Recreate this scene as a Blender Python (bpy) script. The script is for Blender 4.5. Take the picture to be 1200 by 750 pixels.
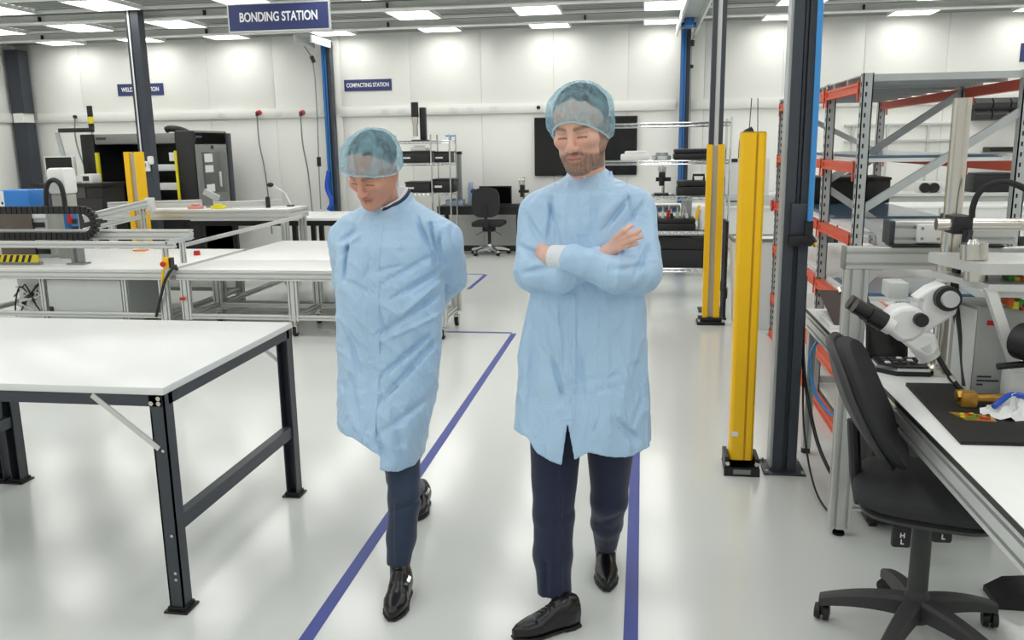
import bpy, bmesh, math, random
import numpy as np
from mathutils import Vector, Matrix
random.seed(7)
for o in list(bpy.data.objects): bpy.data.objects.remove(o)
scn = bpy.context.scene
COL = scn.collection

# ------------------------------------------------------------------ camera (fitted to the photograph's vanishing points)
CAM_H = 1.65
FPX = 999.32
PITCH, YAW, ROLL = (math.radians(a) for a in (11.58334, 8.72519, -0.85109))
_fw = np.array([-math.sin(YAW)*math.cos(PITCH), math.cos(YAW)*math.cos(PITCH), -math.sin(PITCH)])
_rt = np.array([math.cos(YAW), math.sin(YAW), 0.0])
_up = np.cross(_rt, _fw)
_r2 = math.cos(ROLL)*_rt + math.sin(ROLL)*_up
_u2 = -math.sin(ROLL)*_rt + math.cos(ROLL)*_up
cam_data = bpy.data.cameras.new('camera')
cam = bpy.data.objects.new('camera', cam_data)
COL.objects.link(cam)
cam_data.sensor_width = 36.0
cam_data.lens = FPX/1200*36.0
cam_data.clip_start = 0.05
m = Matrix.Identity(4)
for i in range(3):
    m[i][0], m[i][1], m[i][2] = _r2[i], _u2[i], -_fw[i]
m[2][3] = CAM_H
cam.matrix_world = m
scn.camera = cam

# a pixel of the 1200x750 frame -> a point on a horizontal plane / a plane of constant Y / of constant X
def _ray(x, y):
    return _fw + _r2*(x-600)/FPX - _u2*(y-375)/FPX
def G(x, y, z=0.0):
    d = _ray(x, y); t = (z-CAM_H)/d[2]
    return Vector((d[0]*t, d[1]*t, z))
def PY(x, y, Y):
    d = _ray(x, y); t = Y/d[1]
    return Vector((d[0]*t, Y, CAM_H+d[2]*t))
def PX(x, y, X):
    d = _ray(x, y); t = X/d[0]
    return Vector((X, d[1]*t, CAM_H+d[2]*t))

# ------------------------------------------------------------------ world, light level
world = bpy.data.worlds.new('world'); scn.world = world
world.use_nodes = True
world.node_tree.nodes['Background'].inputs[0].default_value = (0.9, 0.95, 1.0, 1)
world.node_tree.nodes['Background'].inputs[1].default_value = 0.3
vs = scn.view_settings
vs.view_transform = 'Standard'; vs.look = 'None'; vs.gamma = 1.0; vs.use_curve_mapping = False
vs.exposure = 0.6
LAMP = 4.6            # radiance of the ceiling panels

# the ceiling panel grid; the rows the photograph shows are built as fittings further down, the rows over and behind the camera are area lights of the same size
CEIL = 3.41
LAMP_W, LAMP_D = 0.56, 0.72
LAMP_X = [-9.6, -8.2, -6.75, -5.0, -3.33, -1.67, 0.0, 1.68, 3.4, 5.05]
LAMP_Y = [13.0, 11.64, 9.96, 8.28, 6.6, 4.92, 3.24, 1.56, -0.12, -1.8]
def lamp_fill():
    ld = bpy.data.lights.new('ceiling_panel_light', 'AREA')
    ld.shape = 'RECTANGLE'; ld.size = LAMP_W; ld.size_y = LAMP_D
    ld.energy = LAMP*math.pi*LAMP_W*LAMP_D
    ld.color = (1.0, 0.985, 0.955)
    for y in LAMP_Y[3:]:
        for x in LAMP_X:
            o = bpy.data.objects.new('ceiling_panel_light', ld); COL.objects.link(o)
            o.location = (x+LAMP_W/2, y, CEIL-0.03)
lamp_fill()

# ------------------------------------------------------------------ materials
def lin(c):
    if isinstance(c, str):
        c = [int(c[i:i+2], 16)/255 for i in (1, 3, 5)]
    return tuple((v/12.92 if v <= 0.04045 else ((v+0.055)/1.055)**2.4) for v in c)
MATS = {}
def mat(name, col, rough=0.5, metal=0.0, var=0.05, scale=20.0, bump=0.0, bscale=200.0, spec=0.5, coat=0.0, trans=0.0, emis=None, estr=0.0, stretch=None, alpha=1.0, vcol=False):
    if name in MATS: return MATS[name]
    m = bpy.data.materials.new(name); m.use_nodes = True
    nt = m.node_tree; N = nt.nodes; L = nt.links
    b = N['Principled BSDF']
    c = lin(col)
    tc = N.new('ShaderNodeTexCoord'); mp = N.new('ShaderNodeMapping')
    if stretch: mp.inputs['Scale'].default_value = stretch
    L.new(tc.outputs['Object'], mp.inputs['Vector'])
    nz = N.new('ShaderNodeTexNoise'); nz.inputs['Scale'].default_value = scale; nz.inputs['Detail'].default_value = 3
    L.new(mp.outputs[0], nz.inputs['Vector'])
    mx = N.new('ShaderNodeMix'); mx.data_type = 'RGBA'
    mx.inputs[6].default_value = tuple(v*(1-var) for v in c)+(1,)
    mx.inputs[7].default_value = tuple(min(1, v*(1+var)) for v in c)+(1,)
    L.new(nz.outputs['Fac'], mx.inputs[0])
    if vcol:
        at = N.new('ShaderNodeAttribute'); at.attribute_name = 'Col'
        m2 = N.new('ShaderNodeMix'); m2.data_type = 'RGBA'; m2.blend_type = 'MULTIPLY'; m2.inputs[0].default_value = 1
        mx.inputs[6].default_value = (1-var,)*3+(1,); mx.inputs[7].default_value = (1+var,)*3+(1,)
        L.new(at.outputs['Color'], m2.inputs[6]); L.new(mx.outputs[2], m2.inputs[7])
        L.new(m2.outputs[2], b.inputs['Base Color'])
    else:
        L.new(mx.outputs[2], b.inputs['Base Color'])
    b.inputs['Roughness'].default_value = rough; b.inputs['Metallic'].default_value = metal
    b.inputs['Specular IOR Level'].default_value = spec
    b.inputs['Coat Weight'].default_value = coat
    b.inputs['Transmission Weight'].default_value = trans
    b.inputs['Alpha'].default_value = alpha
    if emis is not None:
        b.inputs['Emission Color'].default_value = lin(emis)+(1,); b.inputs['Emission Strength'].default_value = estr
    if bump:
        n2 = N.new('ShaderNodeTexNoise'); n2.inputs['Scale'].default_value = bscale; n2.inputs['Detail'].default_value = 2
        L.new(mp.outputs[0], n2.inputs['Vector'])
        bp = N.new('ShaderNodeBump'); bp.inputs['Strength'].default_value = bump; bp.inputs['Distance'].default_value = 0.002
        L.new(n2.outputs['Fac'], bp.inputs['Height']); L.new(bp.outputs[0], b.inputs['Normal'])
    MATS[name] = m
    return m
WHITE = mat('white_laminate', '#eceeec', 0.35, var=0.015)
WALLW = mat('wall_panel_paint', '#eff0ec', 0.45, var=0.012, scale=1.5)
DARK = mat('anthracite_paint', '#3a4048', 0.42, var=0.06)
NAVYD = mat('dark_slate_paint', '#343a44', 0.4, var=0.06)
ALU = mat('anodised_aluminium', '#d3d5d3', 0.36, 0.55, var=0.04, scale=8)
ALUG = mat('grey_aluminium_slot', '#8f9392', 0.45, 0.5)
STEEL = mat('brushed_steel', '#cfcac2', 0.24, 1.0, var=0.05, scale=40)
CHROME = mat('chrome', '#dfe1e2', 0.14, 1.0, var=0.02)
BLACK = mat('black_plastic', '#17181a', 0.45, var=0.1)
BLACKG = mat('black_gloss', '#07080a', 0.12, var=0.1)
BLACKM = mat('black_rubber', '#1c1d1f', 0.75, var=0.15)
CHARC = mat('charcoal_fabric', '#2b2c2e', 0.85, var=0.15, scale=300, bump=0.3, bscale=900)
CHARP = mat('charcoal_plastic', '#3b3c3d', 0.55, var=0.06, bump=0.15, bscale=700)
YELLOW = mat('safety_yellow', '#fbc507', 0.38, var=0.03)
YEL2 = mat('lemon_yellow', '#e9dc2a', 0.4)
ORANGE = mat('rack_orange', '#d8583a', 0.45, var=0.05)
RED = mat('signal_red', '#c22a26', 0.4)
GALV = mat('galvanised_steel', '#b8bebf', 0.42, 0.25, var=0.09, scale=14)
GREY = mat('machine_grey', '#868885', 0.45, var=0.03)
LGREY = mat('light_grey_paint', '#c3c8c6', 0.45, var=0.02)
PALE = mat('pale_grey_plastic', '#dcdedc', 0.42, var=0.02)
OFFW = mat('offwhite_plastic', '#e9ebea', 0.35, var=0.015)
NAVY = mat('sign_navy', '#2f3a6b', 0.45, var=0.02)
TAPE = mat('blue_floor_tape', '#3f4c98', 0.5, var=0.05, scale=6)
TXT = mat('white_lettering', '#f4f5f8', 0.5, var=0.0)
BLUEP = mat('blue_pipe', '#2c6fb4', 0.35)
SKYTUBE = mat('sky_blue_tube', '#3f92d6', 0.3)
BLUEB = mat('blue_box_plastic', '#2f7fd0', 0.4)
GOLD = mat('gold_kapton', '#b88a3a', 0.35, 0.5, var=0.25, scale=60)
PLASTICBLUE = mat('blue_film', '#7fa3bd', 0.15, trans=0.35, var=0.05)
PAPER = mat('paper', '#eceeee', 0.8, var=0.02)
GLASS = mat('smoked_glass', '#5c605e', 0.08, var=0.02)
CLEAR = mat('clear_plastic', '#eef2f4', 0.08, trans=0.8, var=0.0)
BROWN = mat('dark_folder_board', '#403633', 0.6)
GREEN = mat('green_label', '#4e9a3a', 0.5)

# ------------------------------------------------------------------ mesh builder
class MB:
    def __init__(s): s.v = []; s.f = []
    def add(s, vs, fs):
        n = len(s.v); s.v += [tuple(p) for p in vs]; s.f += [tuple(i+n for i in f) for f in fs]; return s
    def box(s, x0, x1, y0, y1, z0, z1, c=0.0):
        if x1 < x0: x0, x1 = x1, x0
        if y1 < y0: y0, y1 = y1, y0
        if z1 < z0: z0, z1 = z1, z0
        if c <= 0:
            return s.add([(x0,y0,z0),(x1,y0,z0),(x1,y1,z0),(x0,y1,z0),(x0,y0,z1),(x1,y0,z1),(x1,y1,z1),(x0,y1,z1)],
                         [(3,2,1,0),(4,5,6,7),(0,1,5,4),(1,2,6,5),(2,3,7,6),(3,0,4,7)])
        c = min(c, (x1-x0)*.45, (y1-y0)*.45, (z1-z0)*.45)
        bm = bmesh.new(); bmesh.ops.create_cube(bm, size=1)
        for v in bm.verts: v.co = Vector(((x0+x1)/2+v.co.x*(x1-x0), (y0+y1)/2+v.co.y*(y1-y0), (z0+z1)/2+v.co.z*(z1-z0)))
        bmesh.ops.bevel(bm, geom=bm.edges[:], offset=c, segments=2, profile=0.5, affect='EDGES')
        s.add([v.co[:] for v in bm.verts], [[v.index for v in f.verts] for f in bm.faces]); bm.free(); return s
    def obox(s, p0, p1, w, h, up=(0,0,1)):
        """bar of rectangular section from p0 to p1, w across, h along up"""
        a, b = Vector(p0), Vector(p1); d = (b-a).normalized(); u = Vector(up)
        if abs(d.dot(u)) > .99: u = Vector((0,1,0))
        r = d.cross(u).normalized(); u = r.cross(d)
        q = [a+r*(sx*w/2)+u*(sy*h/2) for sx, sy in ((-1,-1),(1,-1),(1,1),(-1,1))]
        q += [p+(b-a) for p in q]
        return s.add(q, [(3,2,1,0),(4,5,6,7),(0,1,5,4),(1,2,6,5),(2,3,7,6),(3,0,4,7)])
    def cyl(s, p0, p1, r0, r1=None, n=16):
        r1 = r0 if r1 is None else r1
        a, b = Vector(p0), Vector(p1); d = (b-a).normalized()
        u = Vector((0,0,1)) if abs(d.z) < .9 else Vector((1,0,0))
        r = d.cross(u).normalized(); u = r.cross(d)
        vs = [c+(r*math.cos(t)+u*math.sin(t))*R for c, R in ((a,r0),(b,r1)) for t in (2*math.pi*i/n for i in range(n))]
        return s.add(vs, [(i,(i+1)%n,n+(i+1)%n,n+i) for i in range(n)]+[tuple(range(n-1,-1,-1)), tuple(range(n,2*n))])
    def tube(s, pts, r, n=8, closed=False):
        pts = [Vector(p) for p in pts]; m = len(pts); vs = []; prev = None
        for i, p in enumerate(pts):
            d = (pts[min(i+1,m-1)]-pts[max(i-1,0)]).normalized()
            if prev is None:
                u = Vector((0,0,1)) if abs(d.z) < .9 else Vector((1,0,0)); r_ = d.cross(u).normalized()
            else:
                r_ = (prev-d*prev.dot(d)).normalized()
            prev = r_; u = r_.cross(d)
            R = r[i] if isinstance(r, (list, tuple)) else r
            vs += [p+(r_*math.cos(2*math.pi*k/n)+u*math.sin(2*math.pi*k/n))*R for k in range(n)]
        fs = [(i*n+k, i*n+(k+1)%n, (i+1)*n+(k+1)%n, (i+1)*n+k) for i in range(m-1) for k in range(n)]
        return s.add(vs, fs+[tuple(range(n-1,-1,-1)), tuple(range((m-1)*n, m*n))])
    def lathe(s, prof, c=(0,0,0), n=24, axis='z'):
        vs = []; m = len(prof)
        for r, z in prof:
            for k in range(n):
                t = 2*math.pi*k/n; p = (r*math.cos(t), r*math.sin(t), z)
                if axis == 'x': p = (p[2], p[0], p[1])
                if axis == 'y': p = (p[1], p[2], p[0])
                vs.append((c[0]+p[0], c[1]+p[1], c[2]+p[2]))
        fs = [(i*n+k, i*n+(k+1)%n, (i+1)*n+(k+1)%n, (i+1)*n+k) for i in range(m-1) for k in range(n)]
        return s.add(vs, fs+[tuple(range(n-1,-1,-1)), tuple(range((m-1)*n, m*n))])
    def prism(s, poly, a0, a1, axis='y'):
        """polygon (2-D) pushed from a0 to a1 along axis; poly holds the other two coordinates in x,y,z order"""
        n = len(poly); vs = []
        for a in (a0, a1):
            for p, q in poly:
                vs.append({'x': (a,p,q), 'y': (p,a,q), 'z': (p,q,a)}[axis])
        return s.add(vs, [(i,(i+1)%n,n+(i+1)%n,n+i) for i in range(n)]+[tuple(range(n-1,-1,-1)), tuple(range(n,2*n))])
    def ell(s, c, r, n=16, m=10):
        vs = [(c[0],c[1],c[2]-r[2])]
        for j in range(1, m):
            t = -math.pi/2+math.pi*j/m
            vs += [(c[0]+r[0]*math.cos(t)*math.cos(2*math.pi*k/n), c[1]+r[1]*math.cos(t)*math.sin(2*math.pi*k/n), c[2]+r[2]*math.sin(t)) for k in range(n)]
        vs.append((c[0],c[1],c[2]+r[2])); e = len(vs)-1
        fs = [(0,1+(k+1)%n,1+k) for k in range(n)]
        fs += [(1+j*n+k, 1+j*n+(k+1)%n, 1+(j+1)*n+(k+1)%n, 1+(j+1)*n+k) for j in range(m-2) for k in range(n)]
        fs += [(1+(m-2)*n+k, 1+(m-2)*n+(k+1)%n, e) for k in range(n)]
        return s.add(vs, fs)
    def prof(s, axis, a0, a1, c0, c1, w, h, mod=0.045, slot=0.012, depth=0.016):
        """slotted aluminium extrusion along axis, centred at c0,c1 in the other two coordinates (w by h)"""
        def side(L):
            k = max(1, int(round(L/mod))); out = []
            for i in range(k):
                q = -L/2+L*(i+.5)/k
                out += [(q-slot/2, 0), (q-slot/2, depth), (q+slot/2, depth), (q+slot/2, 0)]
            return out
        poly = []
        for ang, L, off in ((0, w, h/2), (90, h, w/2), (180, w, h/2), (270, h, w/2)):
            ca, sa = math.cos(math.radians(ang)), math.sin(math.radians(ang))
            pts = [(-L/2+.003, 0)]+side(L)+[(L/2-.003, 0)]
            for p, dpt in pts:
                x, y = p, -(off-dpt)
                poly.append((c0+x*ca-y*sa, c1+x*sa+y*ca))
        return s.prism(poly, a0, a1, axis)
    def sheet(s, fn, nu, nv, thick=None):
        vs = [fn(i/nu, j/nv) for i in range(nu+1) for j in range(nv+1)]
        return s.add(vs, [(i*(nv+1)+j, (i+1)*(nv+1)+j, (i+1)*(nv+1)+j+1, i*(nv+1)+j+1) for i in range(nu) for j in range(nv)])
    def xform(s, M):
        s.v = [tuple(M @ Vector(p)) for p in s.v]; return s
    def mesh(s, name):
        me = bpy.data.meshes.new(name); me.from_pydata(s.v, [], s.f)
        bm = bmesh.new(); bm.from_mesh(me); bmesh.ops.recalc_face_normals(bm, faces=bm.faces[:]); bm.to_mesh(me); bm.free()
        me.polygons.foreach_set('use_smooth', [True]*len(me.polygons))
        me.set_sharp_from_angle(angle=math.radians(32))
        return me

def link(name, me, material=None, parent=None, label=None):
    o = bpy.data.objects.new(name, me); COL.objects.link(o)
    if me is not None and material is not None and not me.materials: me.materials.append(material)
    if parent is not None: o.parent = parent
    if label: o['label'] = label
    return o
def rootloc(p):
    v = Vector((0,0,0))
    while p is not None: v += p.location; p = p.parent
    return v
def part(parent, name, mb, material, label=None, kind=None):
    """mesh given in world coordinates (as long as the thing is unrotated) -> child of the thing"""
    if parent is not None:
        c = rootloc(parent); mb.v = [(x-c.x, y-c.y, z-c.z) for x, y, z in mb.v]
    o = link(name, mb.mesh(name), material, parent, label)
    if kind: o['kind'] = kind
    return o
def same(parent, name, src, dx=(0,0,0)):
    o = src.copy(); COL.objects.link(o); o.name = name; o.parent = parent; o.location = src.location+Vector(dx); return o
def tag(o, label, cat, group=None):
    o['label'] = label; o['category'] = cat
    if group: o['group'] = group
    return o
def thing(name, label, cat, loc=(0,0,0), group=None, rotz=0.0):
    o = bpy.data.objects.new(name, None); COL.objects.link(o); o.empty_display_size = 0.1
    o.location = loc; o.rotation_euler = (0,0,rotz)
    return tag(o, label, cat, group)
def solo(name, mb, material, label, cat, group=None, loc=None):
    """a thing that is one mesh; origin at the middle of its base"""
    v = np.array(mb.v); c = Vector(loc) if loc else Vector(((v[:,0].min()+v[:,0].max())/2, (v[:,1].min()+v[:,1].max())/2, v[:,2].min()))
    mb.v = [(x-c.x, y-c.y, z-c.z) for x, y, z in mb.v]
    o = link(name, mb.mesh(name), material); o.location = c
    return tag(o, label, cat, group)
def struct(name, mb, material, parent=None):
    o = part(parent, name, mb, material)
    o['kind'] = 'structure'
    return o
def dup(root, loc, label, rotz=None, group=None):
    r = root.copy(); COL.objects.link(r); r.location = loc; r['label'] = label
    if rotz is not None: r.rotation_euler = (0,0,rotz)
    if group: r['group'] = group
    for ch in list(root.children):
        c = ch.copy(); COL.objects.link(c); c.parent = r
        for g in ch.children:
            d = g.copy(); COL.objects.link(d); d.parent = c
    return r
def text_mesh(txt, size, extr=0.002):
    cu = bpy.data.curves.new('lettering', 'FONT'); cu.body = txt; cu.size = size; cu.extrude = extr
    cu.align_x = 'CENTER'; cu.align_y = 'CENTER'; cu.offset = size*0.02
    o = bpy.data.objects.new('tmp', cu); COL.objects.link(o)
    bpy.context.view_layer.update()
    me = bpy.data.meshes.new_from_object(o.evaluated_get(bpy.context.evaluated_depsgraph_get()))
    bpy.data.objects.remove(o)
    return me
def lettering(parent, txt, size, loc, rot, material=TXT, name='lettering', width=None):
    me = text_mesh(txt, size)
    o = link(name, me, None, parent); me.materials.clear(); me.materials.append(material)
    o.location = Vector(loc)-rootloc(parent); o.rotation_euler = rot
    if width:
        xs = [v.co.x for v in me.vertices]; o.scale.x = width/(max(xs)-min(xs))
    return o
def spline(pts, n=8):
    """Catmull-Rom through the points"""
    P = [Vector(p) for p in pts]; P = [P[0]*2-P[1]]+P+[P[-1]*2-P[-2]]; out = []
    for i in range(1, len(P)-2):
        for k in range(n):
            t = k/n; a, b, c, d = P[i-1:i+3]
            out.append(.5*((2*b)+(c-a)*t+(2*a-5*b+4*c-d)*t*t+(3*b-a-3*c+d)*t**3))
    return out+[P[-2]]
ORD = ['first','second','third','fourth','fifth','sixth','seventh','eighth','ninth','tenth','eleventh','twelfth']
# ================================================================== the room
RX0, RX1, RY0, RY1 = -10.5, 6.6, -3.4, 13.6
fl = mat('epoxy_floor', '#d9ddda', 0.16, var=0.025, scale=0.7, bump=0.05, bscale=55, spec=0.5, coat=0.0)
struct('floor', MB().box(RX0-.2, RX1+.2, RY0-.2, RY1+.2, -0.1, 0), fl)
# far wall: backing plus insulated panels in two courses, joints recessed
TR0, TR1 = 2.14, 2.29
wf = struct('wall_far', MB().box(RX0-.2, RX1+.2, RY1+.02, RY1+.2, 0, CEIL+.3), mat('wall_backing', '#c9cbc7', 0.6))
PW = 1.14
def panels(parent, axis, a0, a1, c, z0, z1, sgn):
    n = int(math.ceil((a1-a0)/PW)); proto = None
    for i in range(n):
        s0, s1 = a0+i*PW, min(a1, a0+(i+1)*PW)
        full = abs(s1-s0-PW) < 1e-6
        if full and proto is not None:
            same(parent, 'wall_panel', proto, ((s0-p0), 0, 0) if axis == 'x' else (0, (s0-p0), 0)); continue
        mb = MB()
        if axis == 'x': mb.box(s0+.002, s1-.002, c, c+sgn*.025, z0, z1, .003)
        else: mb.box(c, c+sgn*.025, s0+.002, s1-.002, z0, z1, .003)
        o = part(parent, 'wall_panel', mb, WALLW)
        if full and proto is None: proto, p0 = o, s0
panels(wf, 'x', RX0, RX1, RY1, 0, TR0+.05, 1)
panels(wf, 'x', RX0, RX1, RY1, TR0+.054, CEIL+.28, 1)
wl = struct('wall_left', MB().box(RX0-.2, RX0-.02, RY0, RY1, 0, CEIL+.3), MATS['wall_backing'])
panels(wl, 'y', RY0, RY1, RX0, 0, TR0+.05, -1)
panels(wl, 'y', RY0, RY1, RX0, TR0+.054, CEIL+.28, -1)
wr = struct('wall_right', MB().box(RX1, RX1+.2, RY0, RY1, 0, CEIL+.3), WALLW)
wb = struct('wall_back', MB().box(RX0-.2, RX1+.2, RY0-.2, RY0, 0, CEIL+.3), WALLW)
# cable trunking along the far wall (two runs broken by the blue posts) with its socket plates
def trunking(n, x0, x1):
    t = struct('trim_%d' % n, MB().box(x0, x1, RY1-.055, RY1, TR0, TR1, .006), WALLW)
    part(t, 'trunking_lid', MB().box(x0+.01, x1-.01, RY1-.061, RY1-.055, TR0+.025, TR1-.025, .002), WALLW)
    return t
t1 = trunking(1, RX0+.3, -4.95); t2 = trunking(2, -4.83, .48); t3 = trunking(3, .62, RX1)
t4 = struct('trim_4', MB().box(RX0, RX0+.055, RY0, RY1-.1, TR0, TR1, .006), WALLW)
def socket(trim, px, w=.15):
    x = PY(px, 130, RY1)[0]
    o = part(trim, 'socket_plate', MB().box(x-w/2, x+w/2, RY1-.072, RY1-.058, TR0+.032, TR1-.032, .004), OFFW)
    part(o, 'socket_switch', MB().box(x-.03, x-.012, RY1-.078, RY1-.07, TR0+.06, TR1-.06).box(x+.012, x+.03, RY1-.078, RY1-.07, TR0+.06, TR1-.06), PALE)
for p in (262, 327): socket(t1, p)
for p in (453, 473, 532, 553, 580): socket(t2, p)
# steel decking ceiling: trapezoid ribs running along the far wall, real depth
mb = MB(); vs = []; fs = []
y = RY0-.2; k = 0
prof = []
while y < RY1+.2:
    prof += [(y, CEIL), (y+.045, CEIL), (y+.06, CEIL+.035), (y+.1, CEIL+.035)]; y += .115
for x in (RX0-.2, RX1+.2): vs += [(x, a, b) for a, b in prof]
n = len(prof); mb.add(vs, [(i, i+1, n+i+1, n+i) for i in range(n-1)])
mb.box(RX0-.2, RX1+.2, RY0-.2, RY1+.2, CEIL+.06, CEIL+.3)
struct('ceiling', mb, mat('ceiling_decking', '#8f9492', 0.5, var=0.04))
# cross beams and thin rails hung below the decking
BEAMP = mat('ceiling_beam_paint', '#dde0dd', 0.45)
RAILP = mat('ceiling_rail_white', '#eef0ee', 0.4)
nb = 5
for i, yb in enumerate((12.42, 10.78, 9.12, 7.44, 5.76, 4.08, 2.4, .72)):
    b = struct('trim_%d' % nb, MB().box(RX0, RX1, yb-.04, yb+.06, CEIL-.085, CEIL-.002), BEAMP); nb += 1
    part(b, 'flange', MB().box(RX0, RX1, yb-.075, yb+.095, CEIL-.1, CEIL-.085), RAILP)
    if i < 3:
        for px in (50, 243, 456, 686, 1010):
            xx = PY(px, 25, yb)[0]
            part(b, 'cable_clip', MB().box(xx-.012, xx+.012, yb-.078, yb-.04, CEIL-.085, CEIL-.02), BLACK)
for yr in (12.82, 12.05, 11.2, 10.38, 9.55, 8.7, 7.87, 7.0, 6.2, 5.33):
    struct('trim_%d' % nb, MB().box(RX0, RX1, yr-.022, yr+.022, CEIL-.035, CEIL-.002), RAILP); nb += 1
# lamps: recessed panel with a thin frame and a glowing diffuser
LENS = mat('lamp_diffuser', '#ffffff', 0.5, emis='#fffdf8', estr=LAMP)
proto = thing('ceiling_light', 'x', 'ceiling light', (0,0,0), 'lit panels in the ceiling')
mb = MB()
for a in ((-LAMP_W/2-.02, LAMP_W/2+.02, -LAMP_D/2-.02, -LAMP_D/2), (-LAMP_W/2-.02, LAMP_W/2+.02, LAMP_D/2, LAMP_D/2+.02),
          (-LAMP_W/2-.02, -LAMP_W/2, -LAMP_D/2, LAMP_D/2), (LAMP_W/2, LAMP_W/2+.02, -LAMP_D/2, LAMP_D/2)):
    mb.box(*a, -.045, 0)
part(proto, 'frame', mb, RAILP)
part(proto, 'diffuser', MB().box(-LAMP_W/2, LAMP_W/2, -LAMP_D/2, LAMP_D/2, -.035, -.005), LENS)
first = True
for r, y in enumerate(LAMP_Y[:3]):
    for i, x in enumerate(LAMP_X):
        lab = 'lit white ceiling panel, %s from the left in the row %s' % (ORD[i], ('nearest the far wall', 'second from the far wall', 'third from the far wall')[r])
        loc = (x+LAMP_W/2, y, CEIL-.002)
        if first: proto.location = loc; proto['label'] = lab; first = False
        else: dup(proto, loc, lab)
# floor tape
def tape(pts, w, label, z=0.0015):
    mb = MB()
    for a, b in zip(pts[:-1], pts[1:]):
        mb.obox((a[0], a[1], z/2), (b[0], b[1], z/2), w, z)
    return solo('floor_tape', mb, TAPE, label, 'tape', 'blue lines taped on the floor')
tape([(-1.115, .6), (-1.115, 7.36)], .05, 'long blue tape line on the floor between the workbench and the left man')
tape([(-1.115-.025, 7.385), (-2.6, 7.385)], .05, 'short blue tape crossing the floor by the castor table')
tape([(-.015, .6), (-.015, 5.2)], .05, 'blue tape line on the floor beside the right man')
tape([(-2.0, 9.7), (-2.0, 10.85)], .05, 'far blue tape line on the floor beyond the left man')
tape([(-2.0-.025, 10.875), (-3.3, 10.875)], .05, 'farthest blue tape crossing the floor toward the chair')
# ================================================================== posts, signs, light curtains
def fbox(mb, x0, y0, x1, y1, Y, d, c=0.0):
    """box whose front face, at distance Y, covers the pixel rectangle; d deep"""
    xm, ym = (x0+x1)/2, (y0+y1)/2
    return mb.box(PY(x0, ym, Y)[0], PY(x1, ym, Y)[0], Y, Y+d, PY(xm, y1, Y)[2], PY(xm, y0, Y)[2], c)
# dark post on the right with its base plate, channel front and hanging lines
t = thing('steel_post', 'dark slate steel post beside the tall yellow light curtain', 'post', (.73, 4.3, 0))
mb = MB()
x0, x1, y0, y1 = .675, .79, 4.235, 4.375
mb.box(x0, x0+.045, y0, y1, .008, CEIL).box(x1-.045, x1, y0, y1, .008, CEIL).box(x0+.045, x1-.045, y0+.03, y1, .008, CEIL)
part(t, 'channel', mb, DARK)
part(t, 'base_plate', MB().box(.63, .835, 4.2, 4.41, 0, .008, .002), DARK)
part(t, 'edge_strip', MB().box(x0-.012, x0, y0+.02, y1-.02, .02, CEIL), GALV, 'pale grey strip on the post edge')
part(t, 'cable_lid', MB().box(x0+.052, x1-.052, y0+.012, y0+.03, 1.35, CEIL), NAVYD)
part(t, 'bracket', MB().box(x0+.02, x1+.008, y0-.05, y0+.02, 1.16, 1.21, .004), BLACK)
part(t, 'bracket', MB().box(x0+.025, x1, y0-.03, y0+.005, 1.21, 1.36, .004), NAVYD)
for sx in (.645, .82):
    for sy in (4.215, 4.395): part(t, 'anchor_bolt', MB().cyl((sx, sy, .008), (sx, sy, .022), .009, n=6), STEEL)
# sky-blue air tube with its black fitting
t = thing('air_tube', 'sky blue air tube hanging down beside the dark post', 'air tube', (.842, 4.22, 0))
p = [PY(962, 0, 4.2), PY(957, 110, 4.2), PY(949, 262, 4.2)]
top = p[0]+(p[0]-p[1])*2.05
part(t, 'tube', MB().tube([top, p[0], p[1], p[2]], .0135, 12), SKYTUBE)
q = PY(948, 264, 4.2)
part(t, 'fitting', MB().cyl(q+Vector((0,0,.02)), q-Vector((0,0,.05)), .02, n=12).obox(q+Vector((.002,0,-.05)), q+Vector((.025,-.01,-.085)), .03, .03), BLACKM)
part(t, 'nozzle', MB().cyl(q+Vector((.022,-.01,-.078)), q+Vector((.035,-.016,-.098)), .011, n=10), mat('brass', '#c8a24a', 0.3, 1.0))
# left post with pale strip
t = thing('steel_post', 'dark slate post with a pale strip behind the long white tables', 'post', (-4.35, 7.02, 0))
# stands past the cabinet table, so its foot is on the floor behind it
PYL = 10.42
xc = PY(164, 120, PYL)[0]
t.location = (xc, PYL+.06, 0)
w = .165
part(t, 'column', MB().box(xc-w/2+.055, xc+w/2, PYL, PYL+.14, .01, CEIL), NAVYD)
part(t, 'channel', MB().box(xc-w/2, xc-w/2+.022, PYL-.01, PYL+.14, .01, CEIL).box(xc-w/2+.047, xc-w/2+.055, PYL-.01, PYL+.14, .01, CEIL), NAVYD)
part(t, 'edge_strip', MB().box(xc-w/2+.022, xc-w/2+.047, PYL-.004, PYL+.1, .9, CEIL), OFFW, 'white strip set into the post')
part(t, 'base_plate', MB().box(xc-.16, xc+.16, PYL-.08, PYL+.24, 0, .01), NAVYD)
mb = MB(); fbox(mb, 163, 189, 173, 201, PYL-.08, .07, .01); b = part(t, 'switch_box', mb, OFFW)
mb = MB(); fbox(mb, 166, 191, 171, 196, PYL-.086, .008); part(b, 'display', mb, GREY)
mb = MB(); fbox(mb, 172, 183, 178, 193, PYL-.06, .06, .02); part(t, 'connector', mb, OFFW)
# corner pillar at the left wall
t = thing('corner_pillar', 'anthracite pillar in the far left corner of the room', 'pillar', (-10.36, 13.2, 0))
part(t, 'lower_column', MB().box(-10.44, -10.2, 13.25, 13.49, 0, TR0), NAVYD)
part(t, 'upper_column', MB().box(-10.44, -10.2, 13.25, 13.49, TR1, CEIL-.1), NAVYD)
part(t, 'trunking_sleeve', MB().box(-10.41, -10.23, 13.24, 13.5, TR0, TR1), WALLW)
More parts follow.
